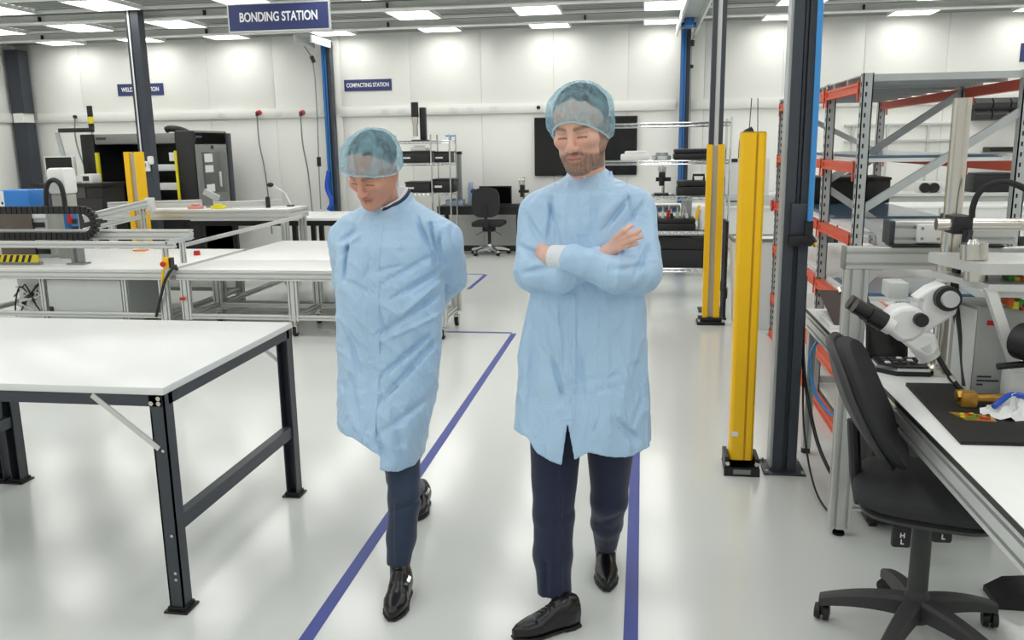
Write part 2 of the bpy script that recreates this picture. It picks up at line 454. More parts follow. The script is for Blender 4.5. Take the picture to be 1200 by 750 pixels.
# blue-fronted posts by the far wall
def blue_post(x, label, ycable):
    t = thing('blue_post', label, 'post', (x, 13.4, 0), 'blue posts along the far wall')
    part(t, 'column', MB().box(x-.055, x+.085, 13.38, 13.52, 0, CEIL-.12), NAVYD)
    part(t, 'blue_lining', MB().box(x-.05, x-.012, 13.355, 13.38, .2, CEIL-.14).box(x+.0, x+.02, 13.36, 13.38, .2, CEIL-.14), BLUEP)
    part(t, 'cable_line', MB().tube([(x+.035, 13.37, .2), (x+.035, 13.37, CEIL-.15)], .006, 6), BLACK)
    part(t, 'base_plate', MB().box(x-.12, x+.14, 13.3, 13.56, 0, .012), NAVYD)
    return t
bx = PY(384, 120, 13.4)[0]
blue_post(bx, 'blue lined post on the far wall left of the compacting sign', 0)
bx2 = PY(801, 120, 13.4)[0]
blue_post(bx2, 'blue lined post behind the right man by the wire trolley', 0)
mb = MB().tube(spline([PY(385, 200, 13.33), PY(383, 220, 13.32), PY(389, 236, 13.32), PY(385, 246, 13.32)], 6), .035, 8)
solo('blue_hose_coil', mb, mat('royal_blue_hose', '#2456c4', 0.4), 'royal blue bundle of hose hanging at the left blue post', 'hose')
# cable that drops beside each blue post, with dark connectors
def drop_line(pts, plugs, label, Y):
    t = thing('drop_cable', label, 'cable', (PY(*pts[-1], Y)[0], Y, 0), 'cables dropping from the ceiling')
    part(t, 'cord', MB().tube([PY(px, py, Y) for px, py in pts], .009, 6), ALUG)
    for (a, b) in plugs: part(t, 'plug', MB().cyl(PY(*a, Y), PY(*b, Y), .032, n=10), BLACK)
drop_line([(351, 38), (354, 50), (366, 68), (369, 90), (372, 140), (374, 205), (376, 245)], [((351, 41), (354, 48)), ((365, 66), (368, 73)), ((373.5, 184), (374, 195))], 'grey drop cable beside the left blue post', 13.25)
drop_line([(823, 18), (820, 26), (811, 48), (810, 80), (809, 120), (808, 176)], [((822, 21), (820, 28)), ((811.5, 47), (811, 54)), ((810.2, 76), (810.1, 80))], 'grey drop cable beside the right blue post', 13.25)
# overhead box channel over the right blue post, running toward the viewer
x = bx2
t = thing('overhead_channel', 'pale steel channel under the ceiling above the right blue post', 'ceiling channel', (x, 11, CEIL-.14))
for s in (-.14, .12): part(t, 'side_plate', MB().box(x+s, x+s+.025, 8.75, 13.34, CEIL-.23, CEIL-.1), BEAMP)
part(t, 'web', MB().box(x-.14, x+.145, 8.75, 13.34, CEIL-.12, CEIL-.102), GALV)
part(t, 'trolley', MB().box(x-.06, x+.06, 12.2, 12.6, CEIL-.22, CEIL-.12, .01).cyl((x-.1, 12.4, CEIL-.19), (x+.1, 12.4, CEIL-.19), .035, n=12), BLUEP)
x = bx-.02
t = thing('overhead_channel', 'pale steel channel under the ceiling above the left blue post', 'ceiling channel', (x, 11, CEIL-.14))
for s in (-.14, .12): part(t, 'side_plate', MB().box(x+s, x+s+.025, 12.55, 13.34, CEIL-.23, CEIL-.1), BEAMP)
part(t, 'web', MB().box(x-.14, x+.145, 12.55, 13.34, CEIL-.12, CEIL-.102), GALV)
# slim two-legged post behind the small light curtain
Y = 8.55; x = PY(842, 80, Y)[0]
t = thing('slim_post', 'slim grey post with a bright centre strip behind the small light curtain', 'post', (x, Y+.05, 0))
part(t, 'rail', MB().box(x-.065, x-.02, Y, Y+.1, .01, CEIL), GREY if False else DARK)
part(t, 'rail', MB().box(x+.022, x+.062, Y, Y+.1, .01, CEIL), DARK)
part(t, 'centre_strip', MB().box(x-.02, x+.022, Y+.02, Y+.08, .01, CEIL), OFFW)
part(t, 'base_plate', MB().box(x-.12, x+.12, Y-.08, Y+.18, 0, .01), DARK)
# yellow light curtains
def curtain_tall():
    x0, x1, y = .445, .585, 4.2
    t = thing('light_curtain', 'tall yellow light curtain column on a black foot by the dark post', 'light curtain', ((x0+x1)/2, y+.07, 0), 'yellow light curtain columns')
    xm = (x0+x1)/2; r = .057; zt = 1.69
    poly = [(xm-r, y+.01), (xm-r+.012, y), (xm+.008, y), (xm+.012, y+.006), (xm+.018, y+.006), (xm+.022, y), (xm+r-.012, y), (xm+r, y+.012), (xm+r, y+.1), (xm+r-.012, y+.112), (xm-r+.012, y+.112), (xm-r, y+.1)]
    part(t, 'column', MB().prism(poly, .075, zt, 'z'), YELLOW)
    part(t, 'top_cap', MB().box(xm-r+.004, xm+r-.004, y+.004, y+.108, zt, zt+.006), mat('dull_yellow', '#c59a18', 0.5))
    for s in (-.02, .02):
        part(t, 'hanging_wire', MB().tube([(xm+s, y+.05, zt), (xm+s*.7, y+.05, zt+.16)], .0022, 6), BLACK)
    part(t, 'corner_groove', MB().box(xm+.0105, xm+.0195, y+.004, y+.0075, .08, zt-.002), mat('groove_ochre', '#b98d10', 0.5))
    f = part(t, 'foot', MB().box(xm-.08, xm+.085, y-.03, y+.14, .006, .03, .004).prism([(xm-.085, .03), (xm+.09, .03), (xm+.075, .085), (xm-.065, .085)], y+.115, y+.13, 'y').box(xm-.082, xm-.062, y-.025, y+.13, .02, .1).box(xm+.067, xm+.087, y-.025, y+.13, .02, .09).box(xm-.085, xm+.09, y-.032, y-.02, 0, .045), BLACK)
    part(f, 'foot_opening', MB().box(xm-.04, xm+.045, y-.0335, y-.031, .012, .036), ALUG)
    for s in (-.07, .072): part(t, 'clamp_bolt', MB().cyl((xm+s, y-.045, .07), (xm+s, y-.02, .07), .011, n=8), STEEL)
    part(t, 'rating_label', MB().box(xm-r+.006, xm-.02, y-.0012, y+.0, .2, .225), PAPER)
curtain_tall()
def curtain_slim(x0, x1, y, zt, label, foot=True):
    t = thing('light_curtain', label, 'light curtain', ((x0+x1)/2, y+.05, 0), 'yellow light curtain columns')
    w = x1-x0
    part(t, 'side_rail', MB().box(x0, x0+.3*w, y, y+.09, .05, zt), YELLOW)
    part(t, 'side_rail', MB().box(x1-.36*w, x1, y, y+.09, .05, zt), YELLOW)
    part(t, 'window_strip', MB().box(x0+.3*w, x1-.36*w, y+.03, y+.09, .05, zt-.01), mat('sensor_window', '#b9b8ab', 0.1))
    part(t, 'foot', MB().box(x0-.05, x1+.05, y-.05, y+.13, 0, .03, .006).box(x0-.035, x1+.035, y-.02, y+.11, .03, .065, .006), BLACK)
    for s in (x0-.03, x1+.03): part(t, 'clamp_bolt', MB().cyl((s, y-.03, .03), (s, y-.03, .055), .012, n=8), STEEL)
a, b = PY(826, 275, 7.9)[0], PY(846, 275, 7.9)[0]
curtain_slim(a, b, 7.9, 1.63, 'slim yellow light curtain column in front of the wire trolley')
PYC = 9.35
a, b = PY(147, 205, PYC)[0], PY(166, 205, PYC)[0]
curtain_slim(a, b, PYC, PY(155, 178, PYC)[2], 'yellow light curtain column against the left slate post')
# signs
def sign(px0, py0, px1, py1, Y, txt, label, thick=.012, tw=.8, hang=False):
    a, b = PY(px0, py0, Y), PY(px1, py1, Y)
    z0, z1 = PY((px0+px1)/2, py1, Y)[2], PY((px0+px1)/2, py0, Y)[2]
    t = thing('station_sign', label, 'sign', ((a.x+b.x)/2, Y+thick, z0), 'navy station signs')
    part(t, 'board', MB().box(a.x, b.x, Y, Y+thick, z0, z1), NAVY)
    if txt: lettering(t, txt, (z1-z0)*.5, ((a.x+b.x)/2, Y-.003, (z0+z1)/2), (math.pi/2, 0, 0), width=(b.x-a.x)*tw)
    return t, a.x, b.x, z0, z1
sign(403, 93, 459, 106.5, RY1-.014, 'COMPACTING STATION', 'navy compacting station sign on the far wall', tw=.9)
sign(137, 98, 192, 112, RY1-.014, 'WELDING STATION', 'navy welding station sign behind the left slate post', tw=.82)
t, xa, xb, z0, z1 = sign(267, 4, 386, 35, 8.6, 'BONDING STATION', 'large navy bonding station sign hung from the ceiling', thick=.03, tw=.78)
part(t, 'frame', MB().box(xa-.008, xb+.008, 8.597, 8.633, z1, z1+.012).box(xa-.008, xb+.008, 8.597, 8.633, z0-.012, z0).box(xb, xb+.012, 8.597, 8.633, z0, z1).box(xa-.012, xa, 8.597, 8.633, z0, z1), ALU)
for s in (xa+.1, xb-.1): part(t, 'hanger', MB().cyl((s, 8.615, z1), (s, 8.615, CEIL-.03), .005, n=6), STEEL)
sign(1197, 50, 1240, 72, RY1-.014, '', 'navy sign on the far wall cut off at the right edge')
# red wall plugs with their cords under the trunking
for i, (px, lab) in enumerate(((303, 'red plug with a cord on the trunking right of the machine'), (354, 'red plug with a cord on the trunking beside the left blue post'))):
    q = PY(px, 132, RY1-.09)
    t = thing('wall_plug', lab, 'plug', (q.x, RY1-.06, q.z), 'red plugs on the trunking')
    part(t, 'plug_body', MB().cyl((q.x, RY1-.061, q.z), (q.x, RY1-.14, q.z-.01), .045, .035, n=12), RED)
    part(t, 'plug_neck', MB().cyl((q.x, RY1-.14, q.z-.01), (q.x, RY1-.16, q.z-.05), .025, n=10), BLACK)
    part(t, 'cord', MB().tube(spline([(q.x, RY1-.16, q.z-.05), (q.x-.01, RY1-.12, q.z-.5), (q.x+.04, RY1-.08, q.z-1.0), (q.x+.08, RY1-.08, .25)], 6), .011, 6), GREY)
# single cords and small black wall fittings
for a, lab in (((88, 137), 'black cord end hanging from the trunking above the control screen'), ((631, 126), 'black cable outlet on the wall above the television')):
    q = PY(a[0], a[1], RY1-.08)
    t = thing('cable_outlet', lab, 'cable outlet', (q.x, RY1-.06, q.z))
    part(t, 'gland', MB().cyl((q.x, RY1-.062, q.z), (q.x, RY1-.1, q.z), .03, n=10), BLACK)
    if a[0] < 300: part(t, 'cord', MB().tube(spline([(q.x, RY1-.09, q.z), (q.x-.02, RY1-.1, q.z-.4), (q.x+.1, RY1-.1, q.z-.9), (q.x+.25, RY1-.1, q.z-1.4)], 6), .012, 6), GREY)
# ================================================================== left side: benches and aluminium tables
def workbench(x0, x1, y0, y1, zt, label):
    t = thing('workbench', label, 'workbench', ((x0+x1)/2, (y0+y1)/2, 0), 'white benches with dark legs')
    part(t, 'worktop', MB().box(x0, x1, y0, y1, zt-.027, zt, .003), mat('bench_laminate', '#e6e9e8', 0.3, var=0.012))
    ah, zb = .042, zt-.027
    part(t, 'apron', MB().box(x0+.01, x1-.012, y0+.004, y0+.034, zb-ah, zb), DARK)
    part(t, 'apron', MB().box(x0+.01, x1-.012, y1-.034, y1-.004, zb-ah, zb), DARK)
    part(t, 'apron', MB().box(x1-.034, x1-.004, y0+.034, y1-.034, zb-ah, zb), DARK)
    part(t, 'apron', MB().box(x0+.004, x0+.034, y0+.034, y1-.034, zb-ah, zb), DARK)
    for sx in (0, 1):
        lx0, lx1 = (x0+.004, x0+.06) if sx == 0 else (x1-.06, x1-.004)
        for sy in (0, 1):
            ly0, ly1 = (y0+.004, y0+.06) if sy == 0 else (y1-.06, y1-.004)
            iy = ly1 if sy == 0 else ly0; ix = lx1 if sx == 0 else lx0
            # channel section: outer skin on two faces, open inward
            mb = MB().box(lx0, lx1, ly0 if sy == 0 else ly1-.006, ly0+.006 if sy == 0 else ly1, .012, zb-.002)
            mb.box(lx1-.006 if sx else lx0, lx1 if sx else lx0+.006, ly0, ly1, .012, zb-.002)
            mb.box(lx0 if sx else lx1-.006, lx0+.006 if sx else lx1, ly0, ly1, .012, zb-.06)
            lg = part(t, 'leg', mb, DARK)
            mid = ((lx0+lx1)/2, (ly0+ly1)/2)
            part(lg, 'foot', MB().box(mid[0]-.045, mid[0]+.045, mid[1]-.045, mid[1]+.045, 0, .008).box(mid[0]-.034, mid[0]+.034, mid[1]-.034, mid[1]+.034, .008, .022), BLACK)
            yo = ly0 if sy == 0 else ly1; dy = -.004 if sy == 0 else .004
            for zz in (.13, .155, .30, .62): part(lg, 'bolt', MB().cyl((mid[0]+.008, yo, zz), (mid[0]+.008, yo+dy, zz), .006, n=8), STEEL)
            for (bx, bz) in ((-.018, zb-.03), (.01, zb-.03), (.01, zb-.012)): part(lg, 'bolt', MB().cyl((mid[0]+bx, yo-.001, bz), (mid[0]+bx, yo+dy*1.6, bz), .0085, n=10), STEEL)
            xb = mid[0]+(-.24 if sx else .24)
            part(t, 'brace', MB().obox((xb, yo+dy*.6, zb-.006), (mid[0]-(.006 if sx else -.006), yo+dy*.6, zb-.195), .004, .02, up=(1,0,0)), ALU, 'silver diagonal brace')
        part(t, 'side_rail', MB().box(lx0+.008, lx1-.008, y0+.06, y1-.06, .30, .355), DARK)
workbench(-3.16, -1.618, 2.612, 3.725, .85, 'white workbench with dark steel legs in the left foreground')
workbench(-4.76, -3.19, 2.612, 3.725, .85, 'white workbench adjoining the foreground bench at the left edge')

def castor(parent, x, y, sy=-1):
    c = part(parent, 'castor', MB().lathe([(.012,-.014),(.04,-.014),(.042,-.008),(.042,.008),(.04,.014),(.012,.014)], (x, y, .042), 18, 'x'), BLACKM)
    part(c, 'fork', MB().box(x-.024, x-.018, y-.028, y+.028, .035, .1).box(x+.018, x+.024, y-.028, y+.028, .035, .1).box(x-.026, x+.026, y-.03, y+.03, .095, .105).cyl((x,y,.1),(x,y,.14),.014), STEEL)
def alu_table(label, x0, x1, y0, y1, zt, legs, foot='castor', rail=True, top=True, lw=.09, rh=.085, low=.17):
    t = thing('aluminium_table', label, 'table', ((x0+x1)/2, (y0+y1)/2, 0), 'white tables on aluminium frames')
    if top: part(t, 'tabletop', MB().box(x0+.01, x1-.01, y0+.008, y1-.008, zt-.012, zt, .002), WHITE)
    zr = zt-.014-rh/2
    part(t, 'frame_rail', MB().prof('x', x0, x1, y0+.025, zr, .05, rh), ALU)
    part(t, 'frame_rail', MB().prof('x', x0, x1, y1-.025, zr, .05, rh), ALU)
    part(t, 'frame_rail', MB().prof('y', y0+.05, y1-.05, x0+.025, zr, .05, rh), ALU)
    part(t, 'frame_rail', MB().prof('y', y0+.05, y1-.05, x1-.025, zr, .05, rh), ALU)
    zb = zt-.014-rh
    for (lx, ly) in legs:
        lg = part(t, 'leg', MB().prof('z', .14 if foot == 'castor' else .03, zb, lx, ly, lw, .045), ALU)
        if foot == 'castor': castor(lg, lx, ly)
        else: part(lg, 'foot', MB().cyl((lx,ly,0),(lx,ly,.012),.03,n=14).cyl((lx,ly,.012),(lx,ly,.03),.01,n=10), BLACK)
    if rail:
        xs = sorted(set(l[0] for l in legs)); ys = sorted(set(l[1] for l in legs))
        for yy in ys:
            if len(xs) > 1: part(t, 'low_rail', MB().prof('x', xs[0]+lw/2, xs[-1]-lw/2, yy, low, .04, .045), ALU)
        for xx in xs:
            if len(ys) > 1: part(t, 'low_rail', MB().prof('y', ys[0]+.023, ys[-1]-.023, xx, low, .045, .045), ALU)
    return t
# low castor table in the middle and the cabinet table to its left, same front line
T2F = 7.06
tm = alu_table('low white castor table behind the left man', -4.14, -1.62, T2F, 7.7, .6, [(-4.07, 7.09), (-3.05, 7.09), (-1.70, 7.09), (-4.07, 7.67), (-3.05, 7.67), (-1.70, 7.67)])
alu_table('second low white table butted behind the castor table', -4.14, -2.3, 7.71, 9.42, .6, [(-4.07, 7.75), (-2.38, 7.75), (-4.07, 9.38), (-2.38, 9.38)])
tc = alu_table('low white table with a grey cabinet door at the left edge', -6.3, -4.21, T2F, 8.6, .6, [(-4.28, 7.09), (-4.28, 8.56), (-6.22, 7.09), (-6.22, 8.56)], foot='pad')
# cabinet under the left table
a, b = PY(55, 340, 7.11), PY(143, 350, 7.11)
t = thing('base_cabinet', 'pale grey cabinet with a black lock under the left table', 'cabinet', ((a.x+b.x)/2, 7.4, 0))
part(t, 'body', MB().box(a.x, b.x, 7.13, 7.9, .06, .495), LGREY)
d = part(t, 'door', MB().box(a.x+.005, b.x-.005, 7.112, 7.13, .07, .49, .003), LGREY)
q = PY(61, 363, 7.11)
part(d, 'lock', MB().box(q.x-.018, q.x+.018, 7.1, 7.113, q.z-.032, q.z+.032, .006), BLACK)
part(t, 'plinth', MB().box(a.x+.03, b.x-.03, 7.16, 7.88, 0, .06), GREY)
for s in (a.x-.05, b.x+.03): part(t, 'side_post', MB().prof('z', 0, .497, s, 7.13, .045, .045), ALU)
# electrical panel with loose wiring left of the cabinet
a = PY(8, 340, 7.15); b = PY(48, 350, 7.15)
t = thing('wiring_panel', 'open wiring panel with tangled leads under the left table', 'wiring panel', ((a.x+b.x)/2, 7.3, 0))
part(t, 'back_plate', MB().box(a.x, b.x, 7.3, 7.36, .05, .48), OFFW)
part(t, 'base', MB().box(a.x, b.x, 7.28, 7.45, 0, .05), GREY)
rnd = random.Random(3)
for i in range(9):
    x = a.x+.05+.05*i*.7; z = .12+.3*rnd.random()
    part(t, 'terminal', MB().box(x-.015, x+.015, 7.27, 7.3, z, z+.05, .004), (BLACK, GREY, OFFW)[i % 3])
for i in range(7):
    p = [(a.x+rnd.random()*.35, 7.24-rnd.random()*.05, .1+rnd.random()*.35) for _ in range(4)]
    part(t, 'lead', MB().tube(spline(p, 5), .007, 6), BLACK if i % 2 else PALE)
# gantry on the left table: two long rails, end posts, cable chain, carriage
t = thing('gantry', 'aluminium gantry with a black cable chain over the left table', 'gantry', (-5.1, 7.5, .6))
zr = PY(100, 283, T2F)[2]
part(t, 'long_rail', MB().prof('x', -6.3, -4.13, 7.085, zr-.03, .05, .06), ALU)
part(t, 'long_rail', MB().prof('x', -6.3, -4.2, 7.5, zr+.02, .09, .09), ALU)
part(t, 'end_post', MB().prof('z', .6, zr-.06, -4.235, 7.09, .045, .045), ALU)
part(t, 'end_post', MB().prof('z', .6, zr-.025, -4.3, 7.5, .045, .045), ALU)
part(t, 'end_post', MB().prof('z', .6, zr-.06, -6.2, 7.09, .045, .045), ALU)
part(t, 'end_plate', MB().box(-4.21, -4.19, 7.06, 7.5, zr-.03, zr+.01, .003), GALV)
part(t, 'foot_plate', MB().box(*[PY(76,297,7.3)[0], PY(96,297,7.3)[0]], 7.3, 7.42, .6, .615).box(PY(80,297,7.3)[0], PY(84,297,7.3)[0], 7.33, 7.39, .615, zr-.02).box(PY(88,297,7.3)[0], PY(92,297,7.3)[0], 7.33, 7.39, .615, zr-.02), ALUG)
# cable chain: links along a horizontal U
Yc = 7.36; za, zb2 = PY(60, 245, Yc)[2]-.01, PY(60, 278, Yc)[2]+.01; xr = PY(98, 262, Yc)[0]; rr = (za-zb2)/2
path = [(-6.3+.0, za)]+[(x, za) for x in np.arange(-6.3, xr, .055)]+[(xr+rr*math.sin(u), (za+zb2)/2+rr*math.cos(u)) for u in np.linspace(0, math.pi, 11)]+[(x, zb2) for x in np.arange(xr, -6.3, -.055)]
ch = part(t, 'cable_chain', MB().tube([(x, Yc, z) for x, z in path], .018, 6), BLACKM)
for (x0_, z0_), (x1_, z1_) in zip(path[1:-1], path[2:]):
    if abs(x0_-x1_)+abs(z0_-z1_) < .02: continue
    d = Vector((x1_-x0_, 0, z1_-z0_))*.42; c = Vector(((x0_+x1_)/2, Yc, (z0_+z1_)/2))
    part(ch, 'chain_link', MB().obox(c-d, c+d, .07, .05, up=(0,1,0)), BLACK)
# hazard striped strip under the gantry
a, b = PY(0, 296, 7.25), PY(43, 295, 7.25)
hz = mat('hazard_base', '#e3cf2e', 0.5)
st = part(t, 'hazard_strip', MB().box(a.x-.2, b.x, 7.25, 7.27, .63, .70), hz, 'yellow and black striped strip')
for i in range(8):
    x = a.x-.18+i*.065
    part(st, 'black_stripe', MB().add([(x,7.2485,.632),(x+.03,7.2485,.632),(x+.06,7.2485,.698),(x+.03,7.2485,.698)], [(0,1,2,3)]), BLACK)
part(t, 'hazard_bracket', MB().box(a.x-.2, b.x, 7.27, 7.32, .6, .63), ALUG)
# orange marker on the table, small red marker on the castor table
# emergency stop box on the end post
q0, q1 = PY(189, 302, 7.0), PY(198, 315, 7.0)
t = thing('emergency_stop', 'yellow emergency stop box with red button on the gantry end post', 'stop button', ((q0.x+q1.x)/2, 7.03, q1.z))
part(t, 'box', MB().box(q0.x, q1.x, 7.0, 7.064, q1.z, q0.z, .006), YELLOW)
part(t, 'back_box', MB().box(q1.x, q1.x+.02, 7.005, 7.064, q1.z+.004, q0.z-.004), BLACK)
part(t, 'button', MB().lathe([(.014,0),(.014,.02),(.024,.022),(.024,.034),(.016,.04)], (q0.x+.024, 7.0, (q0.z+q1.z)/2-.005), 16, 'y').xform(Matrix.Translation((0,7.0,0)) @ Matrix.Scale(-1,4,(0,1,0)) @ Matrix.Translation((0,-7.0,0))), RED)
part(t, 'yellow_cord', MB().tube([PY(191, 316, 7.02), PY(191, 325, 7.02), PY(190, 334, 7.04)], .012, 6), YELLOW)
part(t, 'black_cable', MB().tube(spline([PY(208, 313, 7.0), PY(201, 316, 6.98), PY(193, 330, 7.0), PY(188, 350, 7.03), PY(183, 371, 7.05)], 6), [.028]*4+[.013]*21, 8), BLACK)
q = G(231, 299, .6)
solo('red_button', MB().cyl((q.x, q.y, .6), (q.x, q.y, .645), .035, .03, n=14), RED, 'small red knob standing on the low castor table', 'knob')
q = PY(215, 350, 7.06)
solo('red_tag', MB().box(q.x-.03, q.x+.025, 7.044, 7.05, q.z-.014, q.z+.014, .002), RED, 'small red tag on the leg of the castor table', 'tag')
q = G(165, 294, .6)
solo('orange_marker', MB().box(q.x-.07, q.x+.07, q.y-.04, q.y+.04, .6, .612, .003), mat('marker_orange', '#e08a3a', 0.5), 'small orange strip lying on the left low table', 'marker')
# blue control box and white robot column on the gantry
Yb = 7.75
a, b = PY(-8, 233, Yb), PY(34, 233, Yb)
zb0, zb1 = PY(20, 243, Yb)[2], PY(20, 223, Yb)[2]
t = thing('control_box', 'bright blue control box on the gantry at the left edge', 'control box', ((a.x+b.x)/2, Yb+.15, zb0))
part(t, 'body', MB().box(a.x, b.x, Yb, Yb+.3, zb0, zb1, .01), BLUEB)
c = PY(5, 233, Yb)
f = part(t, 'end_panel', MB().box(a.x, c.x, Yb-.006, Yb, zb0+.005, zb1-.005), OFFW)
for i in range(4): part(f, 'port', MB().box(c.x-.03-.035*i, c.x-.012-.035*i, Yb-.012, Yb-.005, zb0+.03+.04*(i % 2), zb0+.055+.04*(i % 2)), BLACK)
part(t, 'stand', MB().box(a.x, b.x-.02, Yb+.02, Yb+.28, .6, zb0), mat('stand_brown', '#5e564e', 0.6))
a, b = PY(56, 225, Yb), PY(77, 225, Yb); zt_ = PY(66, 197, Yb)[2]; zm = PY(66, 228, Yb)[2]
t = thing('robot_column', 'white rounded robot column with a black hose on the gantry', 'robot', ((a.x+b.x)/2, Yb+.1, .6))
part(t, 'upper_housing', MB().box(a.x, b.x, Yb, Yb+.2, zm, zt_, .03), OFFW)
part(t, 'lower_column', MB().box(a.x+.015, b.x-.015, Yb+.02, Yb+.18, .6, zm, .01), mat('stone_grey', '#a8a8a2', 0.5))
part(t, 'hose', MB().tube(spline([PY(55, 248, Yb-.06), PY(54, 225, Yb-.06), PY(57, 214, Yb-.06), PY(64, 211, Yb-.06), PY(71, 217, Yb-.06), PY(75, 232, Yb-.06), PY(77, 250, Yb-.06)], 6), .024, 8), BLACK)
a, b = PY(76, 255, Yb), PY(84, 255, Yb)
part(t, 'blue_side_plate', MB().box(a.x, b.x, Yb-.02, Yb+.1, PY(80, 270, Yb)[2], PY(80, 247, Yb)[2], .004), BLUEP)
q = PY(83, 256, Yb)
part(t, 'red_connector', MB().box(q.x-.005, q.x+.04, Yb-.05, Yb-.02, q.z-.05, q.z+.04, .004), RED)
part(t, 'black_connector', MB().box(q.x+.04, q.x+.09, Yb-.05, Yb-.02, q.z-.05, q.z-.0, .004).box(q.x+.03, q.x+.09, Yb-.05, Yb-.02, q.z-.11, q.z-.075, .004), BLACK)
# small gear units between box and column
rnd = random.Random(11)
t = thing('drive_unit', 'grey and black drive unit between the blue box and robot column', 'drive unit', (PY(45, 260, 7.8)[0], 7.85, .6))
a, b = PY(36, 255, 7.8), PY(55, 255, 7.8)
part(t, 'block', MB().box(a.x, b.x, 7.8, 8.0, .6, PY(45, 245, 7.8)[2], .01), LGREY)
for i in range(5): part(t, 'cover', MB().box(a.x+.02, b.x-.03*(i % 2), 7.785, 7.8, .64+.09*i, .69+.09*i, .004), (BLACK, OFFW, GREY)[i % 3])
# second line: longer aluminium rail tables behind the castor table
ts = alu_table('aluminium rail table behind the castor table', -6.6, -4.17, 9.72, 10.35, .94, [(-4.24, 9.75), (-6.5, 9.75), (-4.24, 10.3), (-6.5, 10.3)], foot='pad', top=True, rh=.11, low=.2)
# slanted rail and thin tubes lying across it
def rod(p0, p1, r, m_, name, label, cat, sq=False):
    mb = MB()
    if sq: mb.obox(p0, p1, r*2, r*2)
    else: mb.cyl(p0, p1, r, n=10)
    return solo(name, mb, m_, label, cat)
rod(Vector((-5.0, 8.75, .62)), Vector((-4.0, 9.7, .86)), .02, ALU, 'slide_rail', 'slim aluminium slide rail slanting over the castor table', 'rail', True)
# table 3 with black apron near the far wall
t = thing('side_table', 'white table with black apron beyond the castor table', 'table', (-4.4, 10.9, 0), 'white tables in the background')
part(t, 'tabletop', MB().box(-5.9, -3.1, 10.55, 11.7, .73, .765, .003), WHITE)
part(t, 'apron', MB().box(-5.85, -3.15, 10.6, 11.65, .66, .73), BLACK)
for lx in (-5.8, -4.62, -4.5, -3.2):
    for ly in (10.66, 11.6): part(t, 'leg', MB().box(lx-.03, lx+.03, ly-.03, ly+.03, 0, .66), BLACK)
part(t, 'yellow_marker', MB().box(-4.42, -4.39, 10.59, 10.6, .6, .73), YELLOW)
# ================================================================== machine in the far left
YM = 11.98
t = thing('machining_cell', 'big grey and black machining cell near the far left corner', 'machine', (PY(184, 200, YM)[0], 12.6, 0))
def mx(px): return PY(px, 195, YM)[0]
def mz(py): return PY(180, py, YM)[2]
zt = mz(156)
xl, xo, xr0, xr1, xe = mx(97), mx(112.5), mx(207), mx(229), mx(269)
part(t, 'left_pillar', MB().box(xl, xo, YM, YM+1.08, .05, zt, .02), BLACK)
f = part(t, 'top_fascia', MB().box(xo, xr0, YM+.02, YM+1.08, mz(168.5), zt, .02), GREY)
part(f, 'maker_plate', MB().box(xo+.04, xo+.2, YM+.014, YM+.02, zt-.085, zt-.05), NAVYD)
part(t, 'back_panel', MB().box(xo, xr0, YM+.9, YM+.95, .05, mz(168.5)), BLACK)
part(t, 'interior_floor', MB().box(xo, xr0, YM+.05, YM+.9, .05, .75), BLACK)
part(t, 'light_panel', MB().box(mx(119), mx(140), YM+.86, YM+.9, mz(226), mz(180)), LGREY)
part(t, 'yellow_edge', MB().box(mx(113.5), mx(117), YM-.02, YM+.02, mz(217), mz(178)), YEL2)
part(t, 'yellow_edge', MB().box(mx(206), mx(208.6), YM-.02, YM+.02, mz(243), mz(177)), YEL2)
for y0, y1, xa in ((193, 200.5, 180), (214.5, 223, 183)):
    part(t, 'cross_bar', MB().box(mx(xa), xr0, YM+.04, YM+.12, mz(y1), mz(y0), .01), PALE)
part(t, 'paper_note', MB().box(mx(198), mx(205), YM+.03, YM+.036, mz(189), mz(179)), PAPER)
part(t, 'tool_arm', MB().cyl((mx(146), YM+.4, .75), (mx(146), YM+.4, mz(200)), .09, n=12).ell((mx(147), YM+.4, mz(199)), (.12,.12,.12)).cyl((mx(147), YM+.4, mz(199)), (mx(150), YM+.1, mz(212)), .06, n=10), mat('robot_dark', '#3a3d40', .4, .3))
part(t, 'right_column', MB().box(xr0, xr1, YM, YM+1.08, .05, zt+.03, .03), BLACK)
XS = xr1                                   # the door is on the cell's right-hand side
def sy(px): return PX(px, 195, XS)[1]
def sz(px, py): return PX(px, py, XS)[2]
ye = sy(266.5)
part(t, 'side_body', MB().box(XS-.12, XS, YM+.06, ye, .05, zt+.02, .012), GREY)
d = part(t, 'door', MB().box(XS, XS+.025, sy(230), ye-.03, sz(250, 240), sz(250, 169), .006), GREY)
part(d, 'door_window', MB().box(XS+.025, XS+.032, sy(236), sy(263), sz(250, 226), sz(250, 178), .002), GLASS)
for y0, y1 in ((180, 190), (193.5, 202), (216, 225)):
    part(d, 'paper_note', MB().box(XS+.032, XS+.035, sy(238), sy(247.5), sz(243, y1), sz(243, y0)), PAPER)
part(d, 'door_handle', MB().box(XS+.032, XS+.055, sy(253.3), sy(255.3), sz(254, 219), sz(254, 201), .006), PALE)
part(d, 'lock_badge', MB().box(XS+.025, XS+.03, sy(247), sy(250), sz(248, 174.5), sz(248, 170.5)), BLACK)
part(t, 'door_name_plate', MB().box(XS, XS+.006, sy(232), sy(239), sz(236, 161.5), sz(236, 159)), NAVYD)
part(t, 'rear_edge', MB().box(XS-.12, XS+.03, ye, sy(271.5), .05, zt, .01), NAVYD)
xe = XS
part(t, 'base', MB().box(xl+.03, xe-.02, YM+.05, YM+1.05, 0, .05), BLACK)
